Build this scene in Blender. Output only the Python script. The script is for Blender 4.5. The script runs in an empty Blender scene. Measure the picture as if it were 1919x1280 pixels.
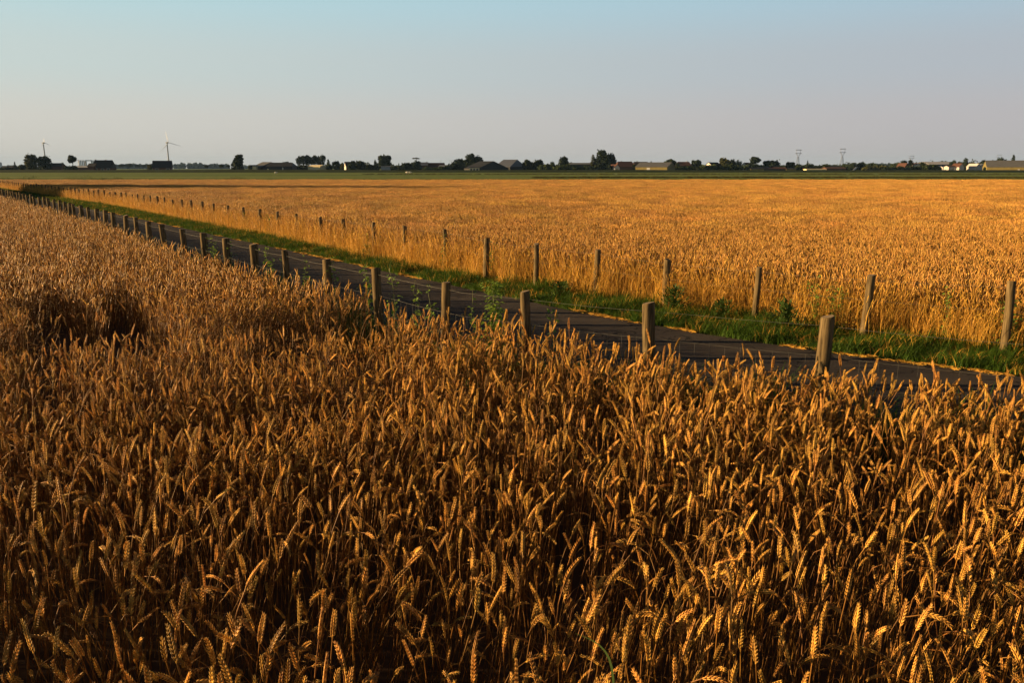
import bpy, math, random
import numpy as np
from mathutils import Vector

random.seed(7)
rng = np.random.default_rng(7)
R = math.radians
sc = bpy.context.scene
col = sc.collection

# ------------------------------------------------------------------ camera, sky, sun, exposure
W0, H0, LENS = 1919.0, 1280.0, 28.0
F = W0 * LENS / 36.0
HORIZON = 315.0
PITCH = math.atan((640 - HORIZON) / F)
CAM_Z = 2.4
cam_d = bpy.data.cameras.new('camera')
cam_d.lens = LENS
cam_d.sensor_width = 36
cam_d.clip_start = 0.05
cam_d.clip_end = 40000
cam = bpy.data.objects.new('camera', cam_d)
col.objects.link(cam)
cam.location = (0, 0, CAM_Z)
cam.rotation_euler = (R(90) - PITCH, 0, 0)
sc.camera = cam

SUN_EL, SUN_AZ = R(9.5), R(-88)      # azimuth measured from +Y towards +X
world = bpy.data.worlds.new('World')
sc.world = world
world.use_nodes = True
wn, wl = world.node_tree.nodes, world.node_tree.links
wn.clear()
w_out = wn.new('ShaderNodeOutputWorld')
w_bg = wn.new('ShaderNodeBackground')
w_sky = wn.new('ShaderNodeTexSky')
w_sky.sky_type = 'NISHITA'
w_sky.sun_disc = False
w_sky.sun_elevation = SUN_EL
w_sky.sun_rotation = SUN_AZ
w_sky.altitude = 0
w_sky.air_density = 1.0
w_sky.dust_density = 2.0
w_sky.ozone_density = 1.5
w_bg.inputs['Strength'].default_value = 0.405

def w_ramp(stops):
    c = wn.new('ShaderNodeValToRGB')
    c.color_ramp.interpolation = 'EASE'
    e = c.color_ramp.elements
    e[0].position, e[0].color = stops[0][0], (*stops[0][1], 1)
    e[1].position, e[1].color = stops[-1][0], (*stops[-1][1], 1)
    for p_, c_ in stops[1:-1]:
        k = e.new(p_); k.color = (*c_, 1)
    return c

def w_math(op, a, b=None):
    m = wn.new('ShaderNodeMath'); m.operation = op
    for i, q in enumerate((a, b)):
        if q is None: continue
        if isinstance(q, (int, float)): m.inputs[i].default_value = q
        else: wl.new(q, m.inputs[i])
    return m.outputs[0]

# evening air near the horizon: pale and warm towards the sun, greyer away from it, falling off to a dim zenith;
# the physical sky is added on top
w_tc = wn.new('ShaderNodeTexCoord'); w_sep = wn.new('ShaderNodeSeparateXYZ')
wl.new(w_tc.outputs['Generated'], w_sep.inputs[0])
w_l = w_ramp([(0.0, (0.60, 0.56, 0.50)), (0.05, (0.60, 0.585, 0.535)), (0.115, (0.53, 0.61, 0.59)), (0.20, (0.44, 0.64, 0.67)), (0.27, (0.17, 0.25, 0.31)), (0.42, (0.035, 0.05, 0.08)), (1.0, (0.012, 0.02, 0.04))])
w_r = w_ramp([(0.0, (0.45, 0.41, 0.41)), (0.05, (0.44, 0.415, 0.435)), (0.115, (0.40, 0.43, 0.48)), (0.20, (0.35, 0.50, 0.60)), (0.27, (0.13, 0.19, 0.26)), (0.42, (0.03, 0.045, 0.075)), (1.0, (0.012, 0.02, 0.04))])
for c in (w_l, w_r): wl.new(w_sep.outputs['Z'], c.inputs[0])
w_fac = wn.new('ShaderNodeMapRange'); w_fac.interpolation_type = 'SMOOTHSTEP'
w_fac.inputs['From Min'].default_value = -0.75; w_fac.inputs['From Max'].default_value = 0.75
wl.new(w_sep.outputs['X'], w_fac.inputs['Value'])
w_mx = wn.new('ShaderNodeMix'); w_mx.data_type = 'RGBA'
wl.new(w_fac.outputs[0], w_mx.inputs['Factor']); wl.new(w_l.outputs[0], w_mx.inputs['A']); wl.new(w_r.outputs[0], w_mx.inputs['B'])
w_add = wn.new('ShaderNodeMix'); w_add.data_type = 'RGBA'; w_add.blend_type = 'ADD'; w_add.clamp_result = False
w_add.inputs['Factor'].default_value = 0.012
wl.new(w_mx.outputs['Result'], w_add.inputs['A']); wl.new(w_sky.outputs[0], w_add.inputs['B'])
wl.new(w_add.outputs['Result'], w_bg.inputs['Color'])
wl.new(w_bg.outputs[0], w_out.inputs['Surface'])

sun_d = bpy.data.lights.new('sun', 'SUN')
sun_d.energy = 5.0
sun_d.angle = R(0.5)
sun_d.color = (1.0, 0.66, 0.31)
sun = bpy.data.objects.new('sun', sun_d)
col.objects.link(sun)
SUNV = Vector((math.sin(SUN_AZ) * math.cos(SUN_EL), math.cos(SUN_AZ) * math.cos(SUN_EL), math.sin(SUN_EL)))
sun.rotation_euler = SUNV.to_track_quat('Z', 'Y').to_euler()
sun.location = SUNV * 100

sc.view_settings.view_transform = 'Standard'
sc.view_settings.look = 'None'
sc.view_settings.exposure = 1.35
sc.view_settings.gamma = 1.0
sc.render.engine = 'CYCLES'
sc.cycles.max_bounces = 6
sc.cycles.diffuse_bounces = 1
sc.cycles.transmission_bounces = 3
sc.cycles.transparent_max_bounces = 8
sc.cycles.volume_bounces = 0

# ------------------------------------------------------------------ geometry of the view
cP, sP = math.cos(PITCH), math.sin(PITCH)

def ray(px, py):
    a, b = (px - W0 / 2) / F, -(py - 640.0) / F
    return np.array([a, cP + b * sP, -sP + b * cP])

def on_plane(px, py, z):
    d = ray(px, py)
    return np.array([0, 0, CAM_Z]) + d * ((z - CAM_Z) / d[2])

def at_y(px, py, Y):
    d = ray(px, py)
    return np.array([0, 0, CAM_Z]) + d * (Y / d[1])

# ------------------------------------------------------------------ tagging and mesh helpers
def tag(o, label=None, cat=None, group=None, kind=None):
    if label: o['label'] = label
    if cat: o['category'] = cat
    if group: o['group'] = group
    if kind: o['kind'] = kind
    return o

def empty(name, loc, rz=0.0):
    o = bpy.data.objects.new(name, None)
    o.empty_display_size = 0.2
    col.objects.link(o)
    o.location = loc
    o.rotation_euler = (0, 0, rz)
    return o

class MB:
    """collects vertices and faces, then links them as ONE mesh object"""
    def __init__(s):
        s.v, s.f, s.m = [], [], []
    def add(s, v, f, mi=0):
        b = len(s.v)
        s.v += [tuple(p) for p in v]
        s.f += [tuple(b + i for i in q) for q in f]
        s.m += [mi] * len(f)
    def box(s, x0, x1, y0, y1, z0, z1, mi=0):
        s.add([(x0, y0, z0), (x1, y0, z0), (x1, y1, z0), (x0, y1, z0), (x0, y0, z1), (x1, y0, z1), (x1, y1, z1), (x0, y1, z1)],
              [(0, 3, 2, 1), (4, 5, 6, 7), (0, 1, 5, 4), (1, 2, 6, 5), (2, 3, 7, 6), (3, 0, 4, 7)], mi)
    def tube(s, pts, rad, n=6, mi=0, cap=True):
        P = [np.array(p, float) for p in pts]
        rad = rad if hasattr(rad, '__len__') else [rad] * len(P)
        vs, fs = [], []
        for i, p in enumerate(P):
            t = P[min(i + 1, len(P) - 1)] - P[max(i - 1, 0)]
            t = t / (np.linalg.norm(t) + 1e-9)
            a = np.cross(t, [0, 0, 1.0])
            if np.linalg.norm(a) < 1e-2: a = np.cross(t, [0, 1.0, 0])
            a /= np.linalg.norm(a)
            b = np.cross(t, a)
            for k in range(n):
                q = 2 * math.pi * k / n
                vs.append(p + rad[i] * (a * math.cos(q) + b * math.sin(q)))
        for i in range(len(P) - 1):
            for k in range(n):
                k2 = (k + 1) % n
                fs.append((i * n + k, i * n + k2, (i + 1) * n + k2, (i + 1) * n + k))
        if cap:
            fs.append(tuple(range(n)))
            fs.append(tuple((len(P) - 1) * n + k for k in reversed(range(n))))
        s.add(vs, fs, mi)
    def build(s, name, mats, parent=None, smooth=False):
        me = bpy.data.meshes.new(name)
        me.from_pydata(s.v, [], s.f)
        for m in (mats if isinstance(mats, (list, tuple)) else [mats]):
            me.materials.append(m)
        me.polygons.foreach_set('material_index', s.m)
        if smooth: me.polygons.foreach_set('use_smooth', [True] * len(s.f))
        me.update()
        o = bpy.data.objects.new(name, me)
        col.objects.link(o)
        if parent: o.parent = parent
        return o

# ------------------------------------------------------------------ materials
def mat(name, base, rough=0.8, var=0.0, scale=5.0, spec=0.3, transl=0.0, bump=0.0, hue=None, coords='Object', rnd=0.0, metal=0.0, stretch=None):
    """principled, colour broken up by noise; rnd = variation from one instance to the next"""
    m = bpy.data.materials.new(name)
    m.use_nodes = True
    n, l = m.node_tree.nodes, m.node_tree.links
    b = n['Principled BSDF']
    b.inputs['Roughness'].default_value = rough
    b.inputs['Specular IOR Level'].default_value = spec
    b.inputs['Metallic'].default_value = metal
    hue = hue or tuple(c * 0.45 for c in base)
    tc = n.new('ShaderNodeTexCoord')
    no = n.new('ShaderNodeTexNoise')
    no.inputs['Scale'].default_value = scale
    no.inputs['Detail'].default_value = 5
    if stretch:
        mpg = n.new('ShaderNodeMapping'); mpg.inputs['Scale'].default_value = stretch
        l.new(tc.outputs[coords], mpg.inputs['Vector']); l.new(mpg.outputs[0], no.inputs['Vector'])
    else: l.new(tc.outputs[coords], no.inputs['Vector'])
    mx = n.new('ShaderNodeMix'); mx.data_type = 'RGBA'
    mx.inputs['A'].default_value = (*base, 1)
    mx.inputs['B'].default_value = (*hue, 1)
    ma = n.new('ShaderNodeMapRange')
    ma.inputs['From Min'].default_value = 0.35; ma.inputs['From Max'].default_value = 0.7
    ma.inputs['To Max'].default_value = var
    l.new(no.outputs['Fac'], ma.inputs['Value'])
    l.new(ma.outputs[0], mx.inputs['Factor'])
    out = mx.outputs['Result']
    if rnd:
        oi = n.new('ShaderNodeObjectInfo')
        hs = n.new('ShaderNodeHueSaturation')
        mv = n.new('ShaderNodeMapRange'); mv.inputs['To Min'].default_value = 1 - rnd; mv.inputs['To Max'].default_value = 1 + rnd
        l.new(oi.outputs['Random'], mv.inputs['Value'])
        l.new(mv.outputs[0], hs.inputs['Value'])
        mh = n.new('ShaderNodeMath'); mh.operation = 'MULTIPLY'; mh.inputs[1].default_value = 37.7
        fr = n.new('ShaderNodeMath'); fr.operation = 'FRACT'
        l.new(oi.outputs['Random'], mh.inputs[0]); l.new(mh.outputs[0], fr.inputs[0])
        m2 = n.new('ShaderNodeMapRange'); m2.inputs['To Min'].default_value = 0.493; m2.inputs['To Max'].default_value = 0.512
        l.new(fr.outputs[0], m2.inputs['Value']); l.new(m2.outputs[0], hs.inputs['Hue'])
        l.new(out, hs.inputs['Color'])
        out = hs.outputs[0]
    l.new(out, b.inputs['Base Color'])
    if bump:
        bp = n.new('ShaderNodeBump'); bp.inputs['Strength'].default_value = bump
        l.new(no.outputs['Fac'], bp.inputs['Height']); l.new(bp.outputs[0], b.inputs['Normal'])
    if transl:
        t = n.new('ShaderNodeBsdfTranslucent'); l.new(out, t.inputs['Color'])
        ms = n.new('ShaderNodeMixShader'); ms.inputs[0].default_value = transl
        l.new(b.outputs[0], ms.inputs[1]); l.new(t.outputs[0], ms.inputs[2])
        l.new(ms.outputs[0], n['Material Output'].inputs['Surface'])
    return m

M = {}
M['ear'] = mat('wheat_ear', (0.66, 0.365, 0.082), 0.5, 1.0, 45, 0.28, 0.03, rnd=0.36, hue=(0.25, 0.092, 0.011))
M['ear_ripe'] = mat('ripe_wheat_ear', (0.74, 0.395, 0.078), 0.5, 1.0, 45, 0.28, 0.02, rnd=0.42, hue=(0.17, 0.058, 0.007))
M['stem_ripe'] = mat('ripe_wheat_stem', (0.26, 0.115, 0.02), 0.5, 0.7, 9, 0.3, 0.0, rnd=0.3, hue=(0.11, 0.038, 0.006))
M['stem'] = mat('wheat_stem', (0.34, 0.17, 0.032), 0.5, 0.7, 9, 0.3, 0.0, rnd=0.3, hue=(0.17, 0.062, 0.010))
M['leaf'] = mat('wheat_leaf', (0.26, 0.13, 0.035), 0.7, 0.7, 14, 0.2, 0.2, rnd=0.4, hue=(0.10, 0.042, 0.010))
M['straw'] = mat('dry_straw', (0.80, 0.47, 0.075), 0.5, 0.8, 6, 0.25, 0.2, rnd=0.3, hue=(0.46, 0.17, 0.02))
M['soil'] = mat('soil', (0.085, 0.05, 0.028), 0.95, 0.7, 4, 0.1, bump=0.4)
M['grass_blade'] = mat('grass_blade', (0.065, 0.12, 0.012), 0.6, 0.5, 5, 0.2, 0.35, rnd=0.3, hue=(0.05, 0.09, 0.012))
M['verge'] = mat('verge_soil', (0.05, 0.065, 0.02), 0.95, 0.8, 3, 0.1, hue=(0.08, 0.05, 0.02))
M['wood'] = mat('weathered_wood', (0.17, 0.122, 0.058), 0.9, 1.0, 9, 0.1, bump=1.0, hue=(0.035, 0.025, 0.013), stretch=(6, 6, .5))
M['wood_top'] = mat('post_end_grain', (0.25, 0.19, 0.12), 0.9, 0.8, 30, 0.1, hue=(0.1, 0.07, 0.05))
M['wire'] = mat('galvanised_wire', (0.12, 0.12, 0.105), 0.7, 0.4, 20, 0.3, metal=0.2)
M['weed'] = mat('weed_leaf', (0.20, 0.30, 0.045), 0.55, 0.5, 8, 0.3, 0.35, hue=(0.08, 0.15, 0.025))
M['clump'] = mat('clump_leaf', (0.055, 0.10, 0.018), 0.6, 0.5, 8, 0.2, 0.3, hue=(0.03, 0.05, 0.012))
M['weed_stem'] = mat('weed_stem', (0.12, 0.14, 0.04), 0.7, 0.4, 8)
M['tree_leaf'] = mat('tree_leaf', (0.045, 0.062, 0.016), 0.75, 0.8, 0.35, 0.1, 0.15, hue=(0.025, 0.042, 0.014))
M['tree_dark'] = mat('dark_tree_leaf', (0.028, 0.042, 0.016), 0.8, 0.8, 0.35, 0.1, 0.1, hue=(0.018, 0.028, 0.014))
M['tree_olive'] = mat('olive_tree_leaf', (0.075, 0.075, 0.02), 0.75, 0.8, 0.35, 0.1, 0.15, hue=(0.035, 0.045, 0.015))
M['bark'] = mat('bark', (0.07, 0.05, 0.035), 0.9, 0.5, 2)
M['brick'] = mat('dark_brick', (0.11, 0.055, 0.04), 0.9, 0.5, 1.5)
M['render'] = mat('white_render', (0.55, 0.53, 0.48), 0.8, 0.15, 0.6)
M['cream'] = mat('cream_wall', (0.66, 0.56, 0.33), 0.8, 0.2, 0.6)
M['tile_dark'] = mat('dark_roof_tiles', (0.032, 0.027, 0.027), 0.8, 0.4, 1.2)
M['tile_red'] = mat('red_roof_tiles', (0.085, 0.036, 0.024), 0.8, 0.5, 1.2)
M['tile_blue'] = mat('slate_roof', (0.09, 0.10, 0.13), 0.5, 0.4, 0.8)
M['sheet_grey'] = mat('grey_sheet_roof', (0.13, 0.13, 0.125), 0.6, 0.4, 0.5)
M['sheet_dark'] = mat('dark_sheet', (0.018, 0.02, 0.023), 0.7, 0.4, 0.5)
M['ochre'] = mat('ochre_sheet_wall', (0.20, 0.16, 0.05), 0.8, 0.4, 0.5)
M['glass'] = mat('window_glass', (0.03, 0.035, 0.04), 0.15, 0.1, 1, 0.6)
M['white'] = mat('white_paint', (0.42, 0.41, 0.40), 0.6, 0.1, 1)
M['steel'] = mat('grey_steel', (0.22, 0.23, 0.25), 0.6, 0.2, 1)
M['turbine'] = mat('turbine_paint', (0.42, 0.44, 0.46), 0.5, 0.1, 0.2)
M['wool'] = mat('wool', (0.7, 0.66, 0.58), 0.95, 0.4, 8)
M['reed'] = mat('reed', (0.05, 0.06, 0.018), 0.8, 0.7, 3, 0.1, 0.2, hue=(0.09, 0.06, 0.02))

# ------------------------------------------------------------------ plan of the road, fences and fields (a gentle bend)
def poly_from(px_list, z):
    return np.array([on_plane(x, y, z)[:2] for x, y in px_list])

VPX = -190.0
far_dir = np.array([(VPX - W0 / 2) / F, 1.0 * cP]); far_dir /= np.linalg.norm(far_dir)

def smooth_poly(P, step=0.25, ext0=6.0, ext1=140.0):
    """resample, smooth, and prolong along the ends; runs from near right to far left"""
    d0 = P[0] - P[2]; d0 = d0 / np.linalg.norm(d0)
    P = np.vstack([P[0] + d0 * ext0, P, P[-1] + far_dir * ext1])
    s = np.r_[0, np.cumsum(np.linalg.norm(np.diff(P, axis=0), axis=1))]
    t = np.arange(0, s[-1], step)
    Q = np.c_[np.interp(t, s, P[:, 0]), np.interp(t, s, P[:, 1])]
    k = np.ones(13) / 13
    for _ in range(3):
        q = np.c_[np.convolve(Q[:, 0], k, 'same'), np.convolve(Q[:, 1], k, 'same')]
        q[:8] = Q[:8]; q[-8:] = Q[-8:]
        Q = q
    return Q

POST_H = 1.15
F1_PX = [(1548, 594), (1223, 567), (988, 545), (832, 529), (708, 503), (613, 486), (535, 469), (474, 457), (422, 446), (380, 436),
         (343, 429), (307, 420), (278, 415), (254, 407), (234, 403), (212, 398), (195, 394), (178, 391), (165, 388), (151, 385), (138, 382), (127, 380)]
F1 = poly_from(F1_PX, POST_H)
fence1 = smooth_poly(poly_from([(1548, 594), (1223, 567), (988, 547), (832, 525), (613, 485), (343, 429), (138, 381), (9, 355.5)], POST_H))
road_far = smooth_poly(poly_from([(1919, 706), (1714, 684), (1556, 663), (1388, 638), (1206, 608), (1047, 578), (843, 534), (634, 489), (444, 449), (332, 425), (215, 400)], 0.0))
crop2 = smooth_poly(poly_from([(1919, 662), (1819, 652), (1534, 617), (1325, 583), (1034, 542), (895, 521), (673, 478), (475, 437), (312, 406), (215, 386)], 0.0))

def signed(poly, P):
    """distance of points P (n,2) from the polyline, positive on the far (right field) side"""
    P = np.atleast_2d(P)
    out = np.empty(len(P))
    A = poly[::4]
    T = np.gradient(A, axis=0); T /= np.linalg.norm(T, axis=1)[:, None]
    for i in range(0, len(P), 20000):
        p = P[i:i + 20000]
        d2 = ((p[:, None, :] - A[None]) ** 2).sum(-1)
        j = d2.argmin(1)
        n = np.c_[T[j, 1], -T[j, 0]]
        out[i:i + 20000] = ((p - A[j]) * n).sum(1)
    return out

def offset(poly, d):
    T = np.gradient(poly, axis=0); T /= np.linalg.norm(T, axis=1)[:, None]
    return poly + d * np.c_[T[:, 1], -T[:, 0]]

def along(poly, px):
    """first point of the polyline that lies in the direction of column px"""
    a = poly[:, 0] / np.maximum(poly[:, 1] * cP + 1.45 * sP, 0.1)
    e = a - (px - W0 / 2) / F
    k = np.nonzero((e[:-1] * e[1:] <= 0) & (poly[:-1, 1] > 2))[0]
    if not len(k): return poly[np.argmin(np.abs(e))]
    k = k[0]; t = e[k] / (e[k] - e[k + 1] + 1e-12)
    return poly[k] + (poly[k + 1] - poly[k]) * t

def snoise(x, y, wl_, seed=0, n=7):
    r = np.random.default_rng(seed)
    v = 0
    for _ in range(n):
        a = r.uniform(0, 2 * math.pi); k = 2 * math.pi / (wl_ * r.uniform(0.6, 1.6)); p = r.uniform(0, 6.28)
        v = v + np.sin(k * (x * math.cos(a) + y * math.sin(a)) + p + 0.6 * np.sin(k * 0.7 * (x * math.sin(a) - y * math.cos(a)) + p * 2))
    return v / math.sqrt(n)

# ------------------------------------------------------------------ ground, pasture, soil, road, verges
def ground_material():
    m = bpy.data.materials.new('pasture')
    m.use_nodes = True
    n, l = m.node_tree.nodes, m.node_tree.links
    b = n['Principled BSDF']; b.inputs['Roughness'].default_value = 0.95; b.inputs['Specular IOR Level'].default_value = 0.1
    g = n.new('ShaderNodeNewGeometry')
    mp = n.new('ShaderNodeMapping'); mp.inputs['Scale'].default_value = (0.004, 0.03, 1)
    l.new(g.outputs['Position'], mp.inputs['Vector'])
    n1 = n.new('ShaderNodeTexNoise'); n1.inputs['Scale'].default_value = 1.0; n1.inputs['Detail'].default_value = 6
    l.new(mp.outputs[0], n1.inputs['Vector'])
    n2 = n.new('ShaderNodeTexNoise'); n2.inputs['Scale'].default_value = 0.4; n2.inputs['Detail'].default_value = 8
    l.new(g.outputs['Position'], n2.inputs['Vector'])
    cr = n.new('ShaderNodeValToRGB')
    cr.color_ramp.elements[0].position = 0.35; cr.color_ramp.elements[0].color = (0.11, 0.17, 0.024, 1)
    cr.color_ramp.elements[1].position = 0.68; cr.color_ramp.elements[1].color = (0.21, 0.25, 0.05, 1)
    l.new(n1.outputs['Fac'], cr.inputs[0])
    mx = n.new('ShaderNodeMix'); mx.data_type = 'RGBA'; mx.blend_type = 'MULTIPLY'; mx.inputs['Factor'].default_value = 0.5
    l.new(cr.outputs[0], mx.inputs['A']); l.new(n2.outputs['Color'], mx.inputs['B'])
    l.new(mx.outputs['Result'], b.inputs['Base Color'])
    bp = n.new('ShaderNodeBump'); bp.inputs['Strength'].default_value = 1.0; bp.inputs['Distance'].default_value = 1.5
    l.new(n2.outputs['Fac'], bp.inputs['Height']); l.new(bp.outputs[0], b.inputs['Normal'])
    return m

g = MB()
g.add([(-9000, -60, -0.03), (9000, -60, -0.03), (9000, 12000, -0.03), (-9000, 12000, -0.03)], [(0, 1, 2, 3)])
tag(g.build('ground', ground_material()), 'flat green pasture running to the horizon', kind='structure')

def strip(name, A, B, z, m, label, n=None):
    k = min(len(A), len(B)) if n is None else n
    s = MB()
    ia = np.linspace(0, len(A) - 1, k).astype(int); ib = np.linspace(0, len(B) - 1, k).astype(int)
    v = [(*A[i], z) for i in ia] + [(*B[i], z) for i in ib]
    f = [(i, i + 1, k + i + 1, k + i) for i in range(k - 1)]
    s.add(v, f)
    return tag(s.build(name, m), label, kind='structure')

def match(poly, base):
    """points of poly opposite those of base"""
    d = ((base[:, None, :] - poly[None]) ** 2).sum(-1).argmin(1)
    return poly[d]

s = MB()
s.add([(-90, -8, -0.022), (120, -8, -0.022), (120, 122, -0.022), (-90, 122, -0.022)], [(0, 1, 2, 3)])
tag(s.build('field_soil', M['soil']), 'bare brown soil under the wheat', kind='structure')

base = road_far[::4]
near_edge = offset(base, -3.2)
verge_in = match(fence1, base)
verge_out = match(crop2, base)
strip('near_verge', offset(verge_in, -0.25), near_edge, -0.012, M['verge'], 'narrow grass verge between fence and road')
strip('far_verge', base, offset(verge_out, 0.25), -0.012, M['verge'], 'grass verge between road and far wheat')

def asphalt():
    m = bpy.data.materials.new('asphalt')
    m.use_nodes = True
    n, l = m.node_tree.nodes, m.node_tree.links
    b = n['Principled BSDF']; b.inputs['Roughness'].default_value = 0.95; b.inputs['Specular IOR Level'].default_value = 0.12
    g = n.new('ShaderNodeNewGeometry')
    n1 = n.new('ShaderNodeTexNoise'); n1.inputs['Scale'].default_value = 0.9; n1.inputs['Detail'].default_value = 7
    l.new(g.outputs['Position'], n1.inputs['Vector'])
    n2 = n.new('ShaderNodeTexNoise'); n2.inputs['Scale'].default_value = 140; n2.inputs['Detail'].default_value = 2
    l.new(g.outputs['Position'], n2.inputs['Vector'])
    cr = n.new('ShaderNodeValToRGB')
    cr.color_ramp.elements[0].position = 0.35; cr.color_ramp.elements[0].color = (0.052, 0.045, 0.044, 1)
    cr.color_ramp.elements[1].position = 0.72; cr.color_ramp.elements[1].color = (0.105, 0.084, 0.068, 1)
    l.new(n1.outputs['Fac'], cr.inputs[0])
    mx = n.new('ShaderNodeMix'); mx.data_type = 'RGBA'; mx.blend_type = 'MULTIPLY'; mx.inputs['Factor'].default_value = 0.45
    l.new(cr.outputs[0], mx.inputs['A']); l.new(n2.outputs['Color'], mx.inputs['B'])
    # cracks and tar lines
    vo = n.new('ShaderNodeTexVoronoi'); vo.feature = 'DISTANCE_TO_EDGE'; vo.inputs['Scale'].default_value = 0.55
    wv = n.new('ShaderNodeVectorMath'); wv.operation = 'ADD'
    n3 = n.new('ShaderNodeTexNoise'); n3.inputs['Scale'].default_value = 2.5; n3.inputs['Detail'].default_value = 4
    l.new(g.outputs['Position'], n3.inputs['Vector'])
    l.new(g.outputs['Position'], wv.inputs[0]); l.new(n3.outputs['Color'], wv.inputs[1])
    l.new(wv.outputs[0], vo.inputs['Vector'])
    lt = n.new('ShaderNodeMath'); lt.operation = 'LESS_THAN'; lt.inputs[1].default_value = 0.008
    l.new(vo.outputs['Distance'], lt.inputs[0])
    m3 = n.new('ShaderNodeMix'); m3.data_type = 'RGBA'
    m3.inputs['B'].default_value = (0.015, 0.014, 0.014, 1)
    l.new(lt.outputs[0], m3.inputs['Factor']); l.new(mx.outputs['Result'], m3.inputs['A'])
    l.new(m3.outputs['Result'], b.inputs['Base Color'])
    bp = n.new('ShaderNodeBump'); bp.inputs['Strength'].default_value = 0.5; bp.inputs['Distance'].default_value = 0.01
    l.new(n2.outputs['Fac'], bp.inputs['Height']); l.new(bp.outputs[0], b.inputs['Normal'])
    return m

wob = 0.05 * snoise(base[:, 0], base[:, 1], 1.6, 5)
strip('road', offset(base, 0)[:] + (offset(base, 1.0) - base) * wob[:, None], near_edge, 0.0, asphalt(), 'narrow asphalt farm road between the two wheat fields')

# ------------------------------------------------------------------ scattering: one object, its variants and its points in one mesh
def scatter_group():
    ng = bpy.data.node_groups.new('scatter', 'GeometryNodeTree')
    ng.interface.new_socket('Geometry', in_out='INPUT', socket_type='NodeSocketGeometry')
    ng.interface.new_socket('Geometry', in_out='OUTPUT', socket_type='NodeSocketGeometry')
    n, l = ng.nodes, ng.links
    gi, go = n.new('NodeGroupInput'), n.new('NodeGroupOutput')
    def attr(name, t):
        a = n.new('GeometryNodeInputNamedAttribute'); a.data_type = t; a.inputs['Name'].default_value = name
        return a.outputs['Attribute']
    vid = attr('vid', 'INT')
    cmp_ = n.new('FunctionNodeCompare'); cmp_.data_type = 'INT'; cmp_.operation = 'LESS_THAN'
    cmp_.inputs[3].default_value = 0
    l.new(vid, cmp_.inputs[2])
    sep = n.new('GeometryNodeSeparateGeometry'); sep.domain = 'POINT'
    l.new(gi.outputs[0], sep.inputs[0]); l.new(cmp_.outputs[0], sep.inputs['Selection'])
    spl = n.new('GeometryNodeSplitToInstances'); spl.domain = 'POINT'
    l.new(sep.outputs['Inverted'], spl.inputs[0]); l.new(vid, spl.inputs['Group ID'])
    iop = n.new('GeometryNodeInstanceOnPoints')
    l.new(sep.outputs['Selection'], iop.inputs['Points'])
    l.new(spl.outputs[0], iop.inputs['Instance'])
    iop.inputs['Pick Instance'].default_value = True
    l.new(attr('idx', 'INT'), iop.inputs['Instance Index'])
    e2r = n.new('FunctionNodeEulerToRotation')
    l.new(attr('rot', 'FLOAT_VECTOR'), e2r.inputs[0])
    l.new(e2r.outputs[0], iop.inputs['Rotation'])
    l.new(attr('scl', 'FLOAT_VECTOR'), iop.inputs['Scale'])
    l.new(iop.outputs[0], go.inputs[0])
    return ng
NG = scatter_group()

def euler_from(lean, lean_dir, yaw):
    """rotation = lean away from the vertical towards lean_dir, after a turn by yaw"""
    cl, sl = np.cos(lean), np.sin(lean)
    ax, ay = -np.sin(lean_dir), np.cos(lean_dir)
    cy, sy = np.cos(yaw), np.sin(yaw)
    L = np.empty((len(lean), 3, 3))
    L[:, 0, 0] = cl + ax * ax * (1 - cl); L[:, 0, 1] = ax * ay * (1 - cl); L[:, 0, 2] = ay * sl
    L[:, 1, 0] = ax * ay * (1 - cl); L[:, 1, 1] = cl + ay * ay * (1 - cl); L[:, 1, 2] = -ax * sl
    L[:, 2, 0] = -ay * sl; L[:, 2, 1] = ax * sl; L[:, 2, 2] = cl
    Z = np.zeros_like(L); Z[:, 0, 0] = cy; Z[:, 0, 1] = -sy; Z[:, 1, 0] = sy; Z[:, 1, 1] = cy; Z[:, 2, 2] = 1
    Q = L @ Z
    return np.c_[np.arctan2(Q[:, 2, 1], Q[:, 2, 2]), -np.arcsin(np.clip(Q[:, 2, 0], -1, 1)), np.arctan2(Q[:, 1, 0], Q[:, 0, 0])]

def scatter(name, variants, mats, pts, idx, rot, scl, label, cat='crop', smooth=True):
    """variants: list of MB. One mesh object; its node modifier sets the variants out on its loose points."""
    v, f, mi, vid = [], [], [], []
    for k, mb in enumerate(variants):
        b = len(v)
        v += mb.v; vid += [k] * len(mb.v)
        f += [tuple(b + i for i in q) for q in mb.f]; mi += mb.m
    nv = len(v)
    allv = np.vstack([np.array(v), pts])
    me = bpy.data.meshes.new(name)
    me.from_pydata(allv.tolist(), [], f)
    for m in mats: me.materials.append(m)
    me.polygons.foreach_set('material_index', mi)
    me.polygons.foreach_set('use_smooth', [smooth] * len(f))
    n = len(allv)
    def put(nm, t, data, key, w):
        a = me.attributes.new(nm, t, 'POINT')
        d = np.zeros((n, w)) if w > 1 else np.zeros(n)
        d[nv:] = data
        if nm == 'vid': d[:nv] = vid
        a.data.foreach_set(key, np.ascontiguousarray(d.ravel()).astype(np.int32 if t == 'INT' else np.float32))
    put('vid', 'INT', -1, 'value', 1)
    put('idx', 'INT', idx, 'value', 1)
    put('rot', 'FLOAT_VECTOR', rot, 'vector', 3)
    put('scl', 'FLOAT_VECTOR', scl, 'vector', 3)
    me.update()
    o = bpy.data.objects.new(name, me)
    col.objects.link(o)
    md = o.modifiers.new('scatter', 'NODES'); md.node_group = NG
    tag(o, label, cat, kind='stuff')
    return o

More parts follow.
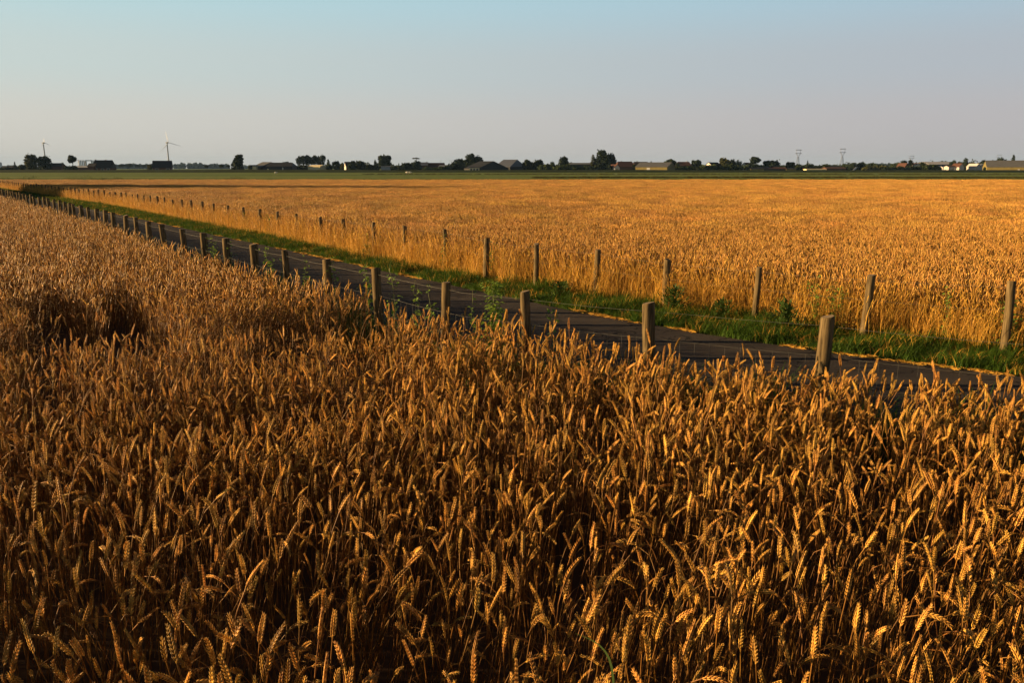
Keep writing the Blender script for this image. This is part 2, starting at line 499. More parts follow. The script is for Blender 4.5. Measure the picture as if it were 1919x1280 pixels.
# ------------------------------------------------------------------ wheat
def stalk_path(H, bend, nod, ear_len, n_stem, n_ear, wig):
    """stem then ear in the x-z plane; returns points and the index where the ear starts"""
    P = [np.zeros(3)]; ang = wig[0]
    seg = H / n_stem
    for i in range(n_stem):
        t = (i + 1) / n_stem
        ang = wig[0] + bend * t * t + nod * 0.55 * max(0, (t - 0.8) / 0.2) ** 1.5
        P.append(P[-1] + seg * np.array([math.sin(ang), wig[1] * math.sin(3 * t) * 0.25, math.cos(ang)]))
    a0 = ang
    for i in range(n_ear):
        ang = a0 + nod * 0.45 * (i + 1) / n_ear + wig[2] * (i + 1) / n_ear
        P.append(P[-1] + ear_len / n_ear * np.array([math.sin(ang), 0, math.cos(ang)]))
    return P, n_stem

def spikelet(mb, c, ax, out, side, L, w, th):
    """plump pointed husk: two rings of five between base and tip"""
    v = [c - ax * L * 0.15]
    for t, r in ((0.22, 1.0), (0.62, 0.72)):
        o = c + ax * L * t + out * w * 0.15 * t
        for k in range(5):
            q = 2 * math.pi * k / 5
            v.append(o + (out * math.cos(q) * w + side * math.sin(q) * th) * 0.5 * r)
    v.append(c + ax * L + out * w * 0.25)
    f = [(0, 1 + (k + 1) % 5, 1 + k) for k in range(5)]
    f += [(1 + k, 1 + (k + 1) % 5, 6 + (k + 1) % 5, 6 + k) for k in range(5)]
    f += [(6 + k, 6 + (k + 1) % 5, 11) for k in range(5)]
    mb.add(v, f, 0)

def wheat_hi(r):
    mb = MB()
    H = r.uniform(0.58, 0.70); el = r.uniform(0.070, 0.112)
    nod = R(r.choice([4, 8, 12, 18, 25, 35, 55, 80, 115])) * r.uniform(0.8, 1.15)
    P, k0 = stalk_path(H, R(r.uniform(0, 10)), nod, el, 9, 8, (R(r.uniform(-4, 4)), r.uniform(-.25, .25), R(r.uniform(-10, 20))))
    mb.tube(P[:k0 + 1], [0.0023] * 4 + [0.0019] * (k0 - 3), 5, 1, cap=False)
    E = np.array(P[k0:])
    sE = np.linspace(0, 1, len(E))
    tw = r.uniform(0, math.pi)
    n = int(el / 0.0060)
    mb.tube(list(E), [0.0025] * (len(E) - 1) + [0.001], 4, 0, cap=False)
    for i in range(n):
        t = (i + 0.3) / n
        c = np.array([np.interp(t, sE, E[:, j]) for j in range(3)])
        c2 = np.array([np.interp(min(1, t + .08), sE, E[:, j]) for j in range(3)])
        a = c2 - c if t < .93 else E[-1] - E[-2]
        a = a / (np.linalg.norm(a) + 1e-9)
        y = np.array([0, 1.0, 0]); x = np.cross(y, a); x /= np.linalg.norm(x) + 1e-9
        u = math.cos(tw) * x + math.sin(tw) * y
        w = np.cross(a, u)
        sgn = 1 if i % 2 else -1
        prof = 0.62 + 0.42 * math.sin(math.pi * min(1, t * 1.05 + 0.1)) ** 0.8
        for side_sgn, tilt in ((-1, .30), (1, .30)):
            ax = a + u * sgn * 0.32 + w * side_sgn * tilt * 0.4
            ax /= np.linalg.norm(ax)
            spikelet(mb, c + u * sgn * 0.0032 * prof + w * side_sgn * 0.0018, ax, u * sgn, w, 0.0150 * (0.75 + .35 * prof), 0.0052 * prof, 0.0047 * prof)
    c = E[-1]; a = E[-1] - E[-2]; a /= np.linalg.norm(a)
    u = np.array([0, 1.0, 0]); spikelet(mb, c - a * .004, a, u, np.cross(a, u), 0.013, 0.0045, 0.0045)
    # dry leaves
    for _ in range(r.choice([0, 1, 1, 2])):
        leaf_ribbon(mb, r, P, r.uniform(0.2, 0.8), r.uniform(0.10, 0.24), r.uniform(0.003, 0.006), 6)
    return mb

def leaf_ribbon(mb, r, P, h, L, wd, n):
    k = h * 9; i = int(k); p = P[i] + (P[i + 1] - P[i]) * (k - i)
    az = r.uniform(0, 6.28); d = np.array([math.cos(az), math.sin(az), 0]); s_ = np.array([-math.sin(az), math.cos(az), 0])
    ang = R(r.uniform(10, 50)); da = R(r.uniform(60, 170)) / n; roll = r.uniform(-0.4, 0.4)
    v, f = [], []
    q = p.copy()
    for j in range(n + 1):
        w = wd * (1 - (j / n) ** 2 * 0.85)
        sd = s_ * math.cos(roll * j) + np.array([0, 0, 1]) * math.sin(roll * j)
        v += [q - sd * w / 2, q + sd * w / 2]
        q = q + (d * math.sin(ang) + np.array([0, 0, math.cos(ang)])) * L / n
        ang += da
    f = [(2 * j, 2 * j + 1, 2 * j + 3, 2 * j + 2) for j in range(n)]
    mb.add(v, f, 2)

def wheat_lo(r, mb=None, org=None, lean=0.0, stem_n=3, hmul=1.0, simple=False, fat=1.0):
    mb = mb or MB()
    H = r.uniform(0.60, 0.70) * hmul; el = r.uniform(0.08, 0.11)
    nod = R(r.choice([5, 12, 20, 30, 50, 90])) * r.uniform(0.8, 1.2)
    ns, ne = (4, 3) if simple else (6, 5)
    P, k0 = stalk_path(H, R(r.uniform(0, 10)), nod, el, ns, ne, (R(r.uniform(-6, 6)), r.uniform(-.3, .3), R(r.uniform(-5, 15))))
    rad = [0.0024 * fat] * (k0 + 1)
    if simple:
        pr = [.5, 1.0, .9, .25]
    else:
        pr = [.45, 1.0, 1.02, .95, .8, .25]
    P = np.array(P)
    if org is not None:
        a = r.uniform(0, 6.283); c, s_ = math.cos(a), math.sin(a)
        P = np.c_[P[:, 0] * c - P[:, 1] * s_, P[:, 0] * s_ + P[:, 1] * c, P[:, 2]] + org
    mb.tube(list(P[:k0 + 1]), rad, 3, 1, cap=False)
    mb.tube(list(P[k0:]), [0.0059 * fat * q for q in pr], 4 if simple else 5, 0, cap=False)
    if not simple:
        Pm = [P[int(round(j * k0 / 9.0))] for j in range(10)] if False else None
    if r.random() < (0.35 if simple else 0.9):
        az = r.uniform(0, 6.28); d = np.array([math.cos(az), math.sin(az), 0]); s2 = np.array([-math.sin(az), math.cos(az), 0])
        p = P[r.randint(1, k0 - 1)]; L = r.uniform(.10, .22); ang = R(r.uniform(10, 50)); v = []
        n = 3
        for j in range(n + 1):
            w = 0.006 * fat * (1 - j / n * 0.8)
            v += [p - s2 * w / 2, p + s2 * w / 2]
            p = p + (d * math.sin(ang) + np.array([0, 0, math.cos(ang)])) * L / n; ang += R(38)
        mb.add(v, [(2 * j, 2 * j + 1, 2 * j + 3, 2 * j + 2) for j in range(n)], 2)
    return mb

def straw_blade(r):
    """tall dry grass stem with a thin panicle, for the field edge"""
    mb = MB()
    H = r.uniform(0.55, 0.82)
    P, k0 = stalk_path(H, R(r.uniform(5, 30)), R(r.uniform(0, 40)), 0.09, 6, 3, (R(r.uniform(-8, 8)), r.uniform(-.3, .3), 0))
    mb.tube(P[:k0 + 1], 0.0022, 3, 3, cap=False)
    mb.tube(P[k0:], [0.003, 0.005, 0.003, 0.001], 3, 3, cap=False)
    for _ in range(2):
        az = r.uniform(0, 6.28); d = np.array([math.cos(az), math.sin(az), 0]); s2 = np.array([-math.sin(az), math.cos(az), 0])
        p = P[r.randint(0, 3)].copy(); L = r.uniform(.2, .4); ang = R(r.uniform(5, 25)); v = []
        for j in range(5):
            w = 0.006 * (1 - j / 4 * 0.8)
            v += [p - s2 * w / 2, p + s2 * w / 2]
            p = p + (d * math.sin(ang) + np.array([0, 0, math.cos(ang)])) * L / 4; ang += R(22)
        mb.add(v, [(2 * j, 2 * j + 1, 2 * j + 3, 2 * j + 2) for j in range(4)], 3)
    return mb

rr = random.Random(11)
HI = [wheat_hi(rr) for _ in range(32)]
LO = [wheat_lo(rr) for _ in range(16)]
STRAW = [straw_blade(rr) for _ in range(8)]
WM = [M['ear'], M['stem'], M['leaf'], M['straw']]

# near field ---------------------------------------------------------
def jittered(x0, x1, y0, y1, dens):
    n = int((x1 - x0) * (y1 - y0) * dens)
    return np.c_[rng.uniform(x0, x1, n), rng.uniform(y0, y1, n)]

def lodging(x, y):
    """patches where the crop has been pressed down: centre, radii, lean"""
    amt = np.zeros_like(x)
    for cx, cy, rx, ry, a in ((-4.7, 8.25, 0.95, 0.5, 1.1), (-2.9, 9.2, .5, .6, 1.0), (-1.1, 8.9, .4, .3, .9), (-6.6, 9.0, .6, .4, .9),
                              (-5.5, 8.2, .9, .35, .8), (0.5, 5.6, .35, .25, .9), (-3.4, 8.7, .7, .3, .9), (-1.6, 5.9, .3, .2, .8)):
        d = ((x - cx) / rx) ** 2 + ((y - cy) / ry) ** 2
        amt = np.maximum(amt, a * np.clip(1.5 - d, 0, 1))
    # smaller wind-laid clumps
    amt = np.maximum(amt, np.clip(snoise(x, y, 1.3, 201) - .95, 0, .6) * 1.7 * np.clip((y - 4) / 3, 0, 1))
    return amt

NEAR_D = -0.22
P = np.vstack([jittered(-12, 9, 0.25, 4.2, 240), jittered(-12, 9, 4.2, 5, 300), jittered(-12, 9, 5, 14, 340), jittered(-34, -1, 14, 36, 260), jittered(-52, -14, 36, 64, 200)])
P = P[P[:, 0] > -(0.655 * P[:, 1] + 3.0)]
P = P[P[:, 0] < 0.70 * P[:, 1] + 1.4]
sd = signed(fence1, P)
P, sd = P[sd < NEAR_D], sd[sd < NEAR_D]
x, y = P[:, 0], P[:, 1]
# drill rows and thin spots
keep = rng.random(len(x)) < 0.80 + 0.25 * snoise(x, y, 1.1, 3)
keep |= y < 1.5
for cx, cy, rx, ry, p_ in ((-3.6, 8.9, .4, .3, .2), (-1.6, 7.0, .25, .12, .2),
                       (2.3, 5.0, .07, .30, .1), (2.75, 5.9, .12, .12, .2), (-.2, 4.6, .12, .2, .25), (.35, 3.9, .10, .25, .3), (-.9, 3.3, .12, .2, .3), (-2.9, 5.2, .3, .1, .3)):
    inside = ((x - cx) / rx) ** 2 + ((y - cy) / ry) ** 2 < 1 + .45 * snoise(x, y, .45, 91)
    keep &= ~(inside & (rng.random(len(x)) > p_))
# flattened hollows, stretched along the view rays to show their shaded insides
for uc, ru, cy, ry, p_ in ((-.580, .042, 10.0, 1.8, .01), (-.503, .042, 9.95, 1.65, .01), (-.52, .07, 8.6, .45, .06), (-.30, .060, 8.8, 1.05, .02), (-.205, .055, 8.9, 1.05, .02), (-.40, .03, 8.5, .4, .15), (.48, .012, 5.6, .7, .05), (.0, .02, 6.6, .35, .15)):
    inside = ((x / y - uc) / ru) ** 2 + ((y - cy) / ry) ** 2 < 1 + .4 * snoise(x, y, .5, 92)
    keep &= ~(inside & (rng.random(len(x)) > p_))
gap = snoise(x, y, .55, 93)
keep &= ~((gap > 1.25) & (rng.random(len(x)) > .2) & (y < 14))
gap = snoise(x * 1.6, y * .8, 1.1, 94)
keep &= ~((gap > 1.15) & (rng.random(len(x)) > .2) & (y > 6) & (y < 40))
P, sd = P[keep], sd[keep]; x, y = P[:, 0], P[:, 1]
n = len(x)
lod = lodging(x, y)
lean = np.abs(rng.normal(0, R(6), n)) + R(5) * np.abs(1 + 1.2 * snoise(x, y, 1.8, 8))
ldir = rng.uniform(0, 6.283, n)
wind = 0.3 + 1.2 * snoise(x, y, 3.5, 9)
m_ = rng.random(n) < 0.55
ldir = np.where(m_, wind + rng.normal(0, .5, n), ldir)
lean = np.where(lod > 0.05, np.maximum(lean, lod * rng.uniform(.8, 1.1, n)), lean)
ldir = np.where(lod > 0.05, 0.5 + snoise(x, y, 2.0, 31) * .8 + rng.normal(0, .35, n), ldir)
lean = np.clip(lean, 0, 1.5)
scale = np.clip(rng.normal(1.0, 0.075, n) + 0.035 * snoise(x, y, 1.6, 21), 0.70, 1.2)
runt = rng.random(n) < 0.18
scale = np.where(runt, scale * rng.uniform(.75, .95, n), scale)
scale = np.where(lod > .45, scale * np.clip(1.15 - lod * .55, .5, 1), scale)
scale *= 1 + .12 * np.clip(1 + sd / 2.5, 0, 1)
scale *= 1 + .05 * snoise(x, y, .9, 23) * np.clip((y - 5) / 6, 0, 1)
hi = y < 10.5
idx = np.where(hi, rng.integers(0, len(HI), n), len(HI) + rng.integers(0, len(LO), n))
# mostly upright ears, fewer nodding: resample indices by weight is not needed, the variants hold the mix
rot = euler_from(lean, ldir, rng.uniform(0, 6.283, n))
scatter('wheat_field', HI + LO, [M['ear_ripe'], M['stem_ripe'], M['leaf'], M['straw']], np.c_[x, y, -0.02 + 0.2 * np.clip(1 - y / 5.5, 0, 1)], idx, rot, np.c_[scale, scale, scale],
        'ripe golden brown wheat filling the foreground up to the first fence', 'wheat field')
print('near wheat', n)

# field across the road ----------------------------------------------
YT = 24.0
P = np.vstack([jittered(-14, 24, 7, YT, 340)])
P = P[np.abs(P[:, 0]) < 0.66 * P[:, 1] + 2.2]
sd = signed(crop2, P) + .17 * snoise(P[:, 0], P[:, 1], .9, 71)
P, sd = P[sd > -.25], sd[sd > -.25]
E = []
for a, b, dens, wdt in ((0, 60, 360, 1.0), (60, 140, 200, 1.2)):
    # edge belt all along the field
    s_ = np.r_[0, np.cumsum(np.linalg.norm(np.diff(crop2, axis=0), axis=1))]
    nn = int((b - a) * wdt * dens)
    t = rng.uniform(a, b, nn); d = rng.uniform(-.22, wdt, nn)
    Tn = np.gradient(crop2, axis=0); Tn /= np.linalg.norm(Tn, axis=1)[:, None]
    cx = np.interp(t, s_, crop2[:, 0]); cy = np.interp(t, s_, crop2[:, 1])
    tx = np.interp(t, s_, Tn[:, 0]); ty = np.interp(t, s_, Tn[:, 1])
    e = np.c_[cx + d * ty, cy - d * tx]
    E.append(e[(e[:, 1] > YT) & (e[:, 1] < 125)])
E = np.vstack(E)
P = np.vstack([P, E]); sd = signed(crop2, P)
P = P[P[:, 1] < 125]; sd = signed(crop2, P)
x, y = P[:, 0], P[:, 1]; n = len(x)
edge = sd < 0.9
scale = np.clip(rng.normal(1.0, .055, n) + .03 * snoise(x, y, 2.0, 44), .7, 1.15)
scale *= np.clip(.88 + sd * .25, .88, 1.0)
idx = rng.integers(0, len(LO), n)
is_straw = rng.random(n) < np.clip(1.0 - np.maximum(sd, 0) * .9, 0, .93)
idx = np.where(is_straw, len(LO) + rng.integers(0, len(STRAW), n), idx)
scale = np.where(is_straw, scale * (1 + .16 * snoise(x, y, .8, 311)) * rng.uniform(.72, 1.05, n), scale)
lean = np.abs(rng.normal(0, R(7), n)) + np.where(edge & (rng.random(n) < .3), R(18), 0)
rot = euler_from(lean, rng.uniform(0, 6.283, n), rng.uniform(0, 6.283, n))
# wheat tiles beyond
TILES = []
for k in range(6):
    mb = MB(); r = random.Random(100 + k)
    for i in range(250):
        wheat_lo(r, mb, np.array([r.uniform(-.5, .5), r.uniform(-.5, .5), 0]), simple=True, hmul=r.uniform(.9, 1.08), fat=1.15)
    TILES.append(mb)
X, Y = np.meshgrid(np.arange(-86, 92, 0.98), np.arange(YT - .6, 123.5, 0.98))
T = np.c_[X.ravel(), Y.ravel()]; T += rng.uniform(-.06, .06, T.shape)
T = T[(np.abs(T[:, 0]) < .665 * T[:, 1] + 3)]
sT = signed(crop2, T)
T = T[sT > 1.1]
tz = 1.0 + .035 * snoise(T[:, 0], T[:, 1], 9, 51) + .03 * snoise(T[:, 0], T[:, 1], 3, 52) + rng.normal(0, .02, len(T))
tram = (np.abs(T[:, 1] - 58.0 - .02 * T[:, 0]) < .5) & (T[:, 0] > -14) & (T[:, 0] < -2)
tram |= (np.abs(T[:, 1] - 29.3) < .5) & (np.abs(T[:, 0] - 6.2) < .7)
tz = np.where(tram, tz * .72, tz)
ti = rng.integers(0, 6, len(T)) + len(LO) + len(STRAW)
trot = np.c_[np.zeros(len(T)), np.zeros(len(T)), rng.integers(0, 4, len(T)) * math.pi / 2]
pts = np.vstack([np.c_[x, y, np.full(n, -.02)], np.c_[T, np.full(len(T), -.02)]])
scatter('wheat_field', LO + STRAW + TILES, WM, pts, np.r_[idx, ti], np.vstack([rot, trot]),
        np.vstack([np.c_[scale, scale, scale], np.c_[np.ones(len(T)), np.ones(len(T)), tz]]),
        'wide golden wheat field stretching away beyond the road', 'wheat field')
print('far wheat', n, len(T))

# ------------------------------------------------------------------ grass of the verges
def tuft(r, nb, h, w, spread, mi=0, stiff=1.0):
    mb = MB()
    for _ in range(nb):
        az = r.uniform(0, 6.28); d = np.array([math.cos(az), math.sin(az), 0]); s2 = np.array([-math.sin(az), math.cos(az), 0])
        p = np.array([r.uniform(-spread, spread), r.uniform(-spread, spread), 0]); L = h * r.uniform(.5, 1.2)
        ang = R(r.uniform(2, 30)); v = []
        for j in range(4):
            ww = w * (1 - (j / 3) ** 1.5 * .9)
            v += [p - s2 * ww / 2, p + s2 * ww / 2]
            p = p + (d * math.sin(ang) + np.array([0, 0, math.cos(ang)])) * L / 3; ang += R(r.uniform(10, 35)) / stiff
        mb.add(v, [(2 * j, 2 * j + 1, 2 * j + 3, 2 * j + 2) for j in range(3)], mi)
    return mb
rr = random.Random(5)
TUFTS = [tuft(rr, 16, .13, .006, .07) for _ in range(6)] + [tuft(rr, 20, .20, .007, .08) for _ in range(3)] + [tuft(rr, 9, .2, .005, .09, 1) for _ in range(3)]
GM = [M['grass_blade'], M['straw']]

def strip_points(base_poly, d0, d1, tmax, dens):
    s_ = np.r_[0, np.cumsum(np.linalg.norm(np.diff(base_poly, axis=0), axis=1))]
    tmax = min(tmax, s_[-1])
    nn = int(tmax * dens)
    t = tmax * rng.random(nn) ** 1.35; d = rng.uniform(0, 1, nn)
    Tn = np.gradient(base_poly, axis=0); Tn /= np.linalg.norm(Tn, axis=1)[:, None]
    cx = np.interp(t, s_, base_poly[:, 0]); cy = np.interp(t, s_, base_poly[:, 1])
    tx = np.interp(t, s_, Tn[:, 0]); ty = np.interp(t, s_, Tn[:, 1])
    dd = d0 + (d1 - d0) * d
    return np.c_[cx + dd * ty, cy - dd * tx]

def grass(name, pts2, label, zmul=1.0, dry=.07):
    n = len(pts2)
    idx = rng.choice(12, n, p=np.array([(.8 - dry) / 6] * 6 + [.2 / 3] * 3 + [dry / 3] * 3))
    sc_ = rng.uniform(.7, 1.25, n) * zmul * (1 + .25 * snoise(pts2[:, 0], pts2[:, 1], 1.5, 77))
    rot = np.c_[np.zeros(n), np.zeros(n), rng.uniform(0, 6.28, n)]
    scatter(name, TUFTS, GM, np.c_[pts2, np.full(n, -.01)], idx, rot, np.c_[sc_, sc_, sc_], label, 'grass')

gp = strip_points(road_far, 0.03, 1.9, 150, 330)
sd = signed(crop2, gp); gp = gp[(sd < .1 + .25 * snoise(gp[:, 0], gp[:, 1], 1.1, 15)) & (gp[:, 1] < 125)]
grass('verge_grass', gp, 'dark green grass verge along the far side of the road')
gp = strip_points(fence1, -0.1, 0.85, 90, 150); gp = gp[snoise(gp[:, 0], gp[:, 1], 1.3, 12) + rng.normal(0, .3, len(gp)) > -.2]
grass('verge_grass', gp, 'rough green grass at the foot of the near fence', 2.1, .2)

# one green blade among the nearest ears
gb = MB(); v = []
A_, B_ = at_y(1150, 1290, 2.15), at_y(1078, 1188, 2.35)
for j in range(9):
    t = j / 8; p = A_ + (B_ - A_) * t + np.array([.035 * math.sin(math.pi * t), 0, .03 * math.sin(math.pi * t)]); w = .0034 * (1 - t ** 2 * .9)
    v += [p + np.array([-w, 0, -w * .5]), p + np.array([w, 0, w * .5])]
gb.add(v, [(2 * j, 2 * j + 1, 2 * j + 3, 2 * j + 2) for j in range(8)])
gb.tube([(A_[0] + .02, A_[1], -.02), (A_[0] + .01, A_[1], .4), tuple(A_)], .0018, 5, cap=False)
tag(gb.build('grass_leaf', M['clump']), 'single long green grass blade among the nearest wheat ears at the bottom', 'grass blade')

# straw litter along the far edge of the asphalt
rr = random.Random(9)
LIT = []
for _ in range(6):
    mb = MB()
    for _ in range(14):
        a = rr.uniform(0, 3.14); c = np.array([rr.uniform(-.12, .12), rr.uniform(-.05, .05), rr.uniform(.004, .02)]); L = rr.uniform(.03, .1)
        d = np.array([math.cos(a) * L, math.sin(a) * L * .6, rr.uniform(-.01, .02)])
        mb.tube([c - d, c + d], 0.0022, 3, 1)
    LIT.append(mb)
lp = strip_points(road_far, -0.08, 0.03, 60, 11)
lp = lp[snoise(lp[:, 0], lp[:, 1], 1.8, 3) > .1]
extra = strip_points(crop2, -0.35, 0.15, 60, 16)
lp = np.vstack([lp, extra]); n = len(lp)
Tn = far_dir
ang = math.atan2(Tn[1], Tn[0])
scatter('straw_litter', LIT, GM, np.c_[lp, np.full(n, .004)], rng.integers(0, 6, n), np.c_[np.zeros(n), np.zeros(n), ang + rng.normal(0, .25, n)],
        np.ones((n, 3)), 'thin line of loose dry straw along the road edge', 'straw')

# ------------------------------------------------------------------ fences
def post(name, parent, loc, h, rad, r, lean):
    """round softwood stake: slightly tapered, bevelled rim, checks and knots"""
    mb = MB()
    n = 14
    zs = [-.15, 0, h * .25, h * .5, h * .75, h - .018, h - .004, h]
    rs = [1.06, 1.04, 1.02, 1.0, .98, .97, .93, .84]
    ph = r.uniform(0, 6.28)
    tilt = r.uniform(-.02, .02)
    v = []
    for i, z in enumerate(zs):
        for k in range(n):
            q = 2 * math.pi * k / n
            rr_ = rad * rs[i] * (1 + .05 * math.sin(3 * q + ph + z * 2) + .03 * math.sin(7 * q + ph * 2 + z * 5))
            zz = z + (tilt * math.cos(q + ph) * (1 if i > 4 else 0))
            v.append((rr_ * math.cos(q) + lean[0] * z + .008 * math.sin(z * 4 + ph), rr_ * math.sin(q) + lean[1] * z, zz))
    f = [(i * n + k, i * n + (k + 1) % n, (i + 1) * n + (k + 1) % n, (i + 1) * n + k) for i in range(len(zs) - 1) for k in range(n)]
    mb.add(v, f, 0)
    mb.add([v[(len(zs) - 1) * n + k] for k in range(n)], [tuple(range(n))], 1)
    o = mb.build('post', [M['wood'], M['wood_top']], parent, smooth=True)
    o.location = loc
    return o

def extend_posts(known, poly, step, count):
    """more posts at even spacing beyond the last known one"""
    s_ = np.r_[0, np.cumsum(np.linalg.norm(np.diff(poly, axis=0), axis=1))]
    t0 = s_[((poly - known[-1]) ** 2).sum(1).argmin()]
    out = list(known)
    for i in range(count):
        t = t0 + step * (i + 1)
        if t > s_[-1]: break
        out.append(np.array([np.interp(t, s_, poly[:, 0]), np.interp(t, s_, poly[:, 1])]))
    return out

def fence(name, pts, heights, rad, label, levels, z_top, seed, stays_to):
    r = random.Random(seed)
    org = pts[0]
    root = empty(name, (org[0], org[1], 0))
    tag(root, label, 'fence')
    tops = []
    for i, (p, h) in enumerate(zip(pts, heights)):
        ln = (r.uniform(-.03, .03), r.uniform(-.04, .04))
        post('post', root, (p[0] - org[0], p[1] - org[1], 0), h, rad * r.uniform(.82, 1.14), r, ln)
        tops.append((p - org, h, ln))
    mb = MB()
    # horizontal strands sag a little between the posts; thin upright stays between them
    for lv in levels:
        line = []
        for i in range(len(tops) - 1):
            (a, ha, la), (b, hb, lb) = tops[i], tops[i + 1]
            za, zb = ha * lv, hb * lv
            for j in range(4):
                t = j / 4
                p = a + (b - a) * t
                line.append((p[0] + la[0] * za, p[1] + la[1] * za - rad * .2, za + (zb - za) * t - .012 * math.sin(math.pi * t)))
        line.append((tops[-1][0][0], tops[-1][0][1], tops[-1][1] * lv))
        mb.tube(line, 0.0010 if lv < .9 else .0012, 3, 0, cap=False)
    if stays_to:
        for i in range(min(stays_to, len(tops) - 1)):
            (a, ha, la), (b, hb, lb) = tops[i], tops[i + 1]
            L = np.linalg.norm(b - a); k = max(1, int(L / .14))
            for j in range(1, k):
                t = j / k; p = a + (b - a) * t; h = ha + (hb - ha) * t
                mb.tube([(p[0], p[1], h * levels[-1]), (p[0], p[1], h * levels[1] if len(levels) > 1 else h)], 0.0007, 3, 0, cap=False)
    mb.build('wire_mesh', M['wire'], root)
    return root

known = [p for p in F1]
p0 = known[0] + (known[0] - known[1]) * 1.15
known = [p0] + known
pts = extend_posts(known, fence1, 1.38, 52)
r = random.Random(3)
fence('post_and_wire_fence', pts, [POST_H * (1 if i < 23 else r.uniform(.97, 1.04)) for i in range(len(pts))], .062,
      'round wooden posts with wire along the edge of the foreground wheat', [.93, .70, .50, .33, .16], 1, 21, 14)

F2_PX = [(1900, 527), (1630, 515), (1421, 501), (1252, 486), (1119, 468), (1006, 457), (911, 446), (835, 437), (758, 430), (700, 423), (643, 417), (600, 413), (555, 408), (520, 403), (487, 400), (455, 396), (426, 393), (398, 389)]
c2 = offset(crop2, 0.25)
c2n = offset(crop2, -0.22)
p2, h2 = [], []
for px, py in F2_PX:
    q = along(c2n if px > 880 else c2, px)
    p2.append(q)
    z = at_y(px, py, q[1])[2]
    h2.append(min(1.15, max(.8, z)) + (.10 if px < 880 else 0))
print('row 2 heights', [round(v, 2) for v in h2])
q0 = p2[0] + (p2[0] - p2[1])
k2 = [q0] + p2
ext = extend_posts(k2, c2, 1.7, 54)
h2 = [h2[0]] + h2 + [h2[-1] * r.uniform(.94, 1.05) for _ in range(len(ext) - len(k2))]
fence('post_and_wire_fence', ext, h2, .058, 'row of slimmer wooden posts on the far side of the road before the golden field', [.92, .6], 1, 22, 0)

# ------------------------------------------------------------------ weeds on the fences and in the verge
def climber(px, ybot, ytop, wpx, poly, off, label, n_leaf=90, group=None, seed=0, name='climbing_weed', hmin=None):
    q = along(offset(poly, off), px)
    zt = at_y(px, ytop, q[1])[2]
    w = wpx / F * q[1] / 2
    r = random.Random(seed + int(px))
    root = empty(name, (q[0], q[1], 0)); tag(root, label, 'plant', group)
    sb, lb = MB(), MB()
    nst = max(2, int(w / .035))
    for s_ in range(nst):
        x0 = r.uniform(-w, w) * .6; y0 = r.uniform(-.06, .06); h = zt * r.uniform(.65, 1.0) if s_ else zt
        pts = [(x0 + r.uniform(-.02, .02) + (s_ / nst - .5) * w * t, y0 + r.uniform(-.015, .015), h * t) for t in np.linspace(0, 1, 7)]
        sb.tube(pts, [.003] * 6 + [.001], 4, cap=False)
        P_ = np.array(pts)
        for _ in range(n_leaf // nst):
            t = r.random() ** .8; c = np.array([np.interp(t, np.linspace(0, 1, 7), P_[:, j]) for j in range(3)])
            c += np.array([r.gauss(0, w * .32 + .012), r.gauss(0, .035), r.gauss(0, .02)])
            L = r.uniform(.035, .07); az = r.uniform(0, 6.28); el = r.uniform(-.9, .5)
            d = np.array([math.cos(az) * math.cos(el), math.sin(az) * math.cos(el), math.sin(el)])
            s2 = np.cross(d, [r.uniform(-.4, .4), r.uniform(-.4, .4), 1]); s2 /= np.linalg.norm(s2)
            up = np.cross(s2, d)
            lb.add([c, c + d * L * .35 + s2 * L * .36 + up * L * .1, c + d * L, c + d * L * .35 - s2 * L * .36 + up * L * .1], [(0, 1, 2), (0, 2, 3)])
    sb.build('stems', M['weed_stem'], root); lb.build('leaves', M['weed'], root)

for (px, yb, yt, w, nl, lab) in (
    (932, 610, 524, 42, 800, 'dense leafy climber on the near fence, left of the middle tall post'),
    (890, 600, 530, 10, 70, 'thin single climber just left of the dense leafy one'),
    (1038, 625, 545, 10, 70, 'slim green vine hanging on the wire between two near posts'),
    (432, 500, 448, 14, 150, 'leafy weed right of a short post at the far left of the fence'),
    (505, 505, 462, 20, 170, 'leafy weed on the fence between two small posts at left'),
    (575, 520, 478, 16, 130, 'low green weed against the grey road, left of a pale post'),
    (629, 530, 482, 13, 120, 'green climber close to the right of a pale sunlit post'),
    (690, 560, 502, 14, 130, 'green weed tight against the left of a dark post'),
    (742, 545, 506, 26, 150, 'spreading pale green weed in front of the road'),
    (780, 570, 520, 9, 60, 'slender green weed left of a tall fence post'),
    (808, 575, 526, 9, 60, 'slender green weed leaning close to the tall fence post'),
    (398, 480, 441, 16, 130, 'leafy weed among the small distant posts')):
    climber(px, yb, yt, w, fence1, .04, lab, nl, 'green climbers along the near fence')
for (px, yt, w, nl, lab, off) in (
    (1535, 520, 30, 240, 'tall green bindweed rising out of the golden edge at right', -.05),
    (1578, 530, 26, 200, 'second green bindweed just right of the tall one in the golden edge', -.02),
    (1905, 555, 34, 260, 'green creeper twined round the rightmost far post', -.06),
    (1785, 540, 12, 60, 'thin green stem standing in the wheat edge near the right side', .0),
    (920, 448, 14, 90, 'green tuft beside a thin far post above the dense climber', -.04),
    (690, 437, 10, 60, 'small dark weed on the far fence', -.04),
    (832, 440, 11, 80, 'weed covering the top of a dark far post', -.05),
    (458, 397, 10, 60, 'dark green weed on a far left post of the second fence', -.04),
    (500, 400, 10, 60, 'dark green weed in the far golden edge left of centre', -.04),
    (352, 383, 12, 60, 'dark green weed in the far golden edge near the left', -.04)):
    climber(px, 0, yt, w, crop2, off, lab, nl, 'green weeds along the far golden edge', 50)

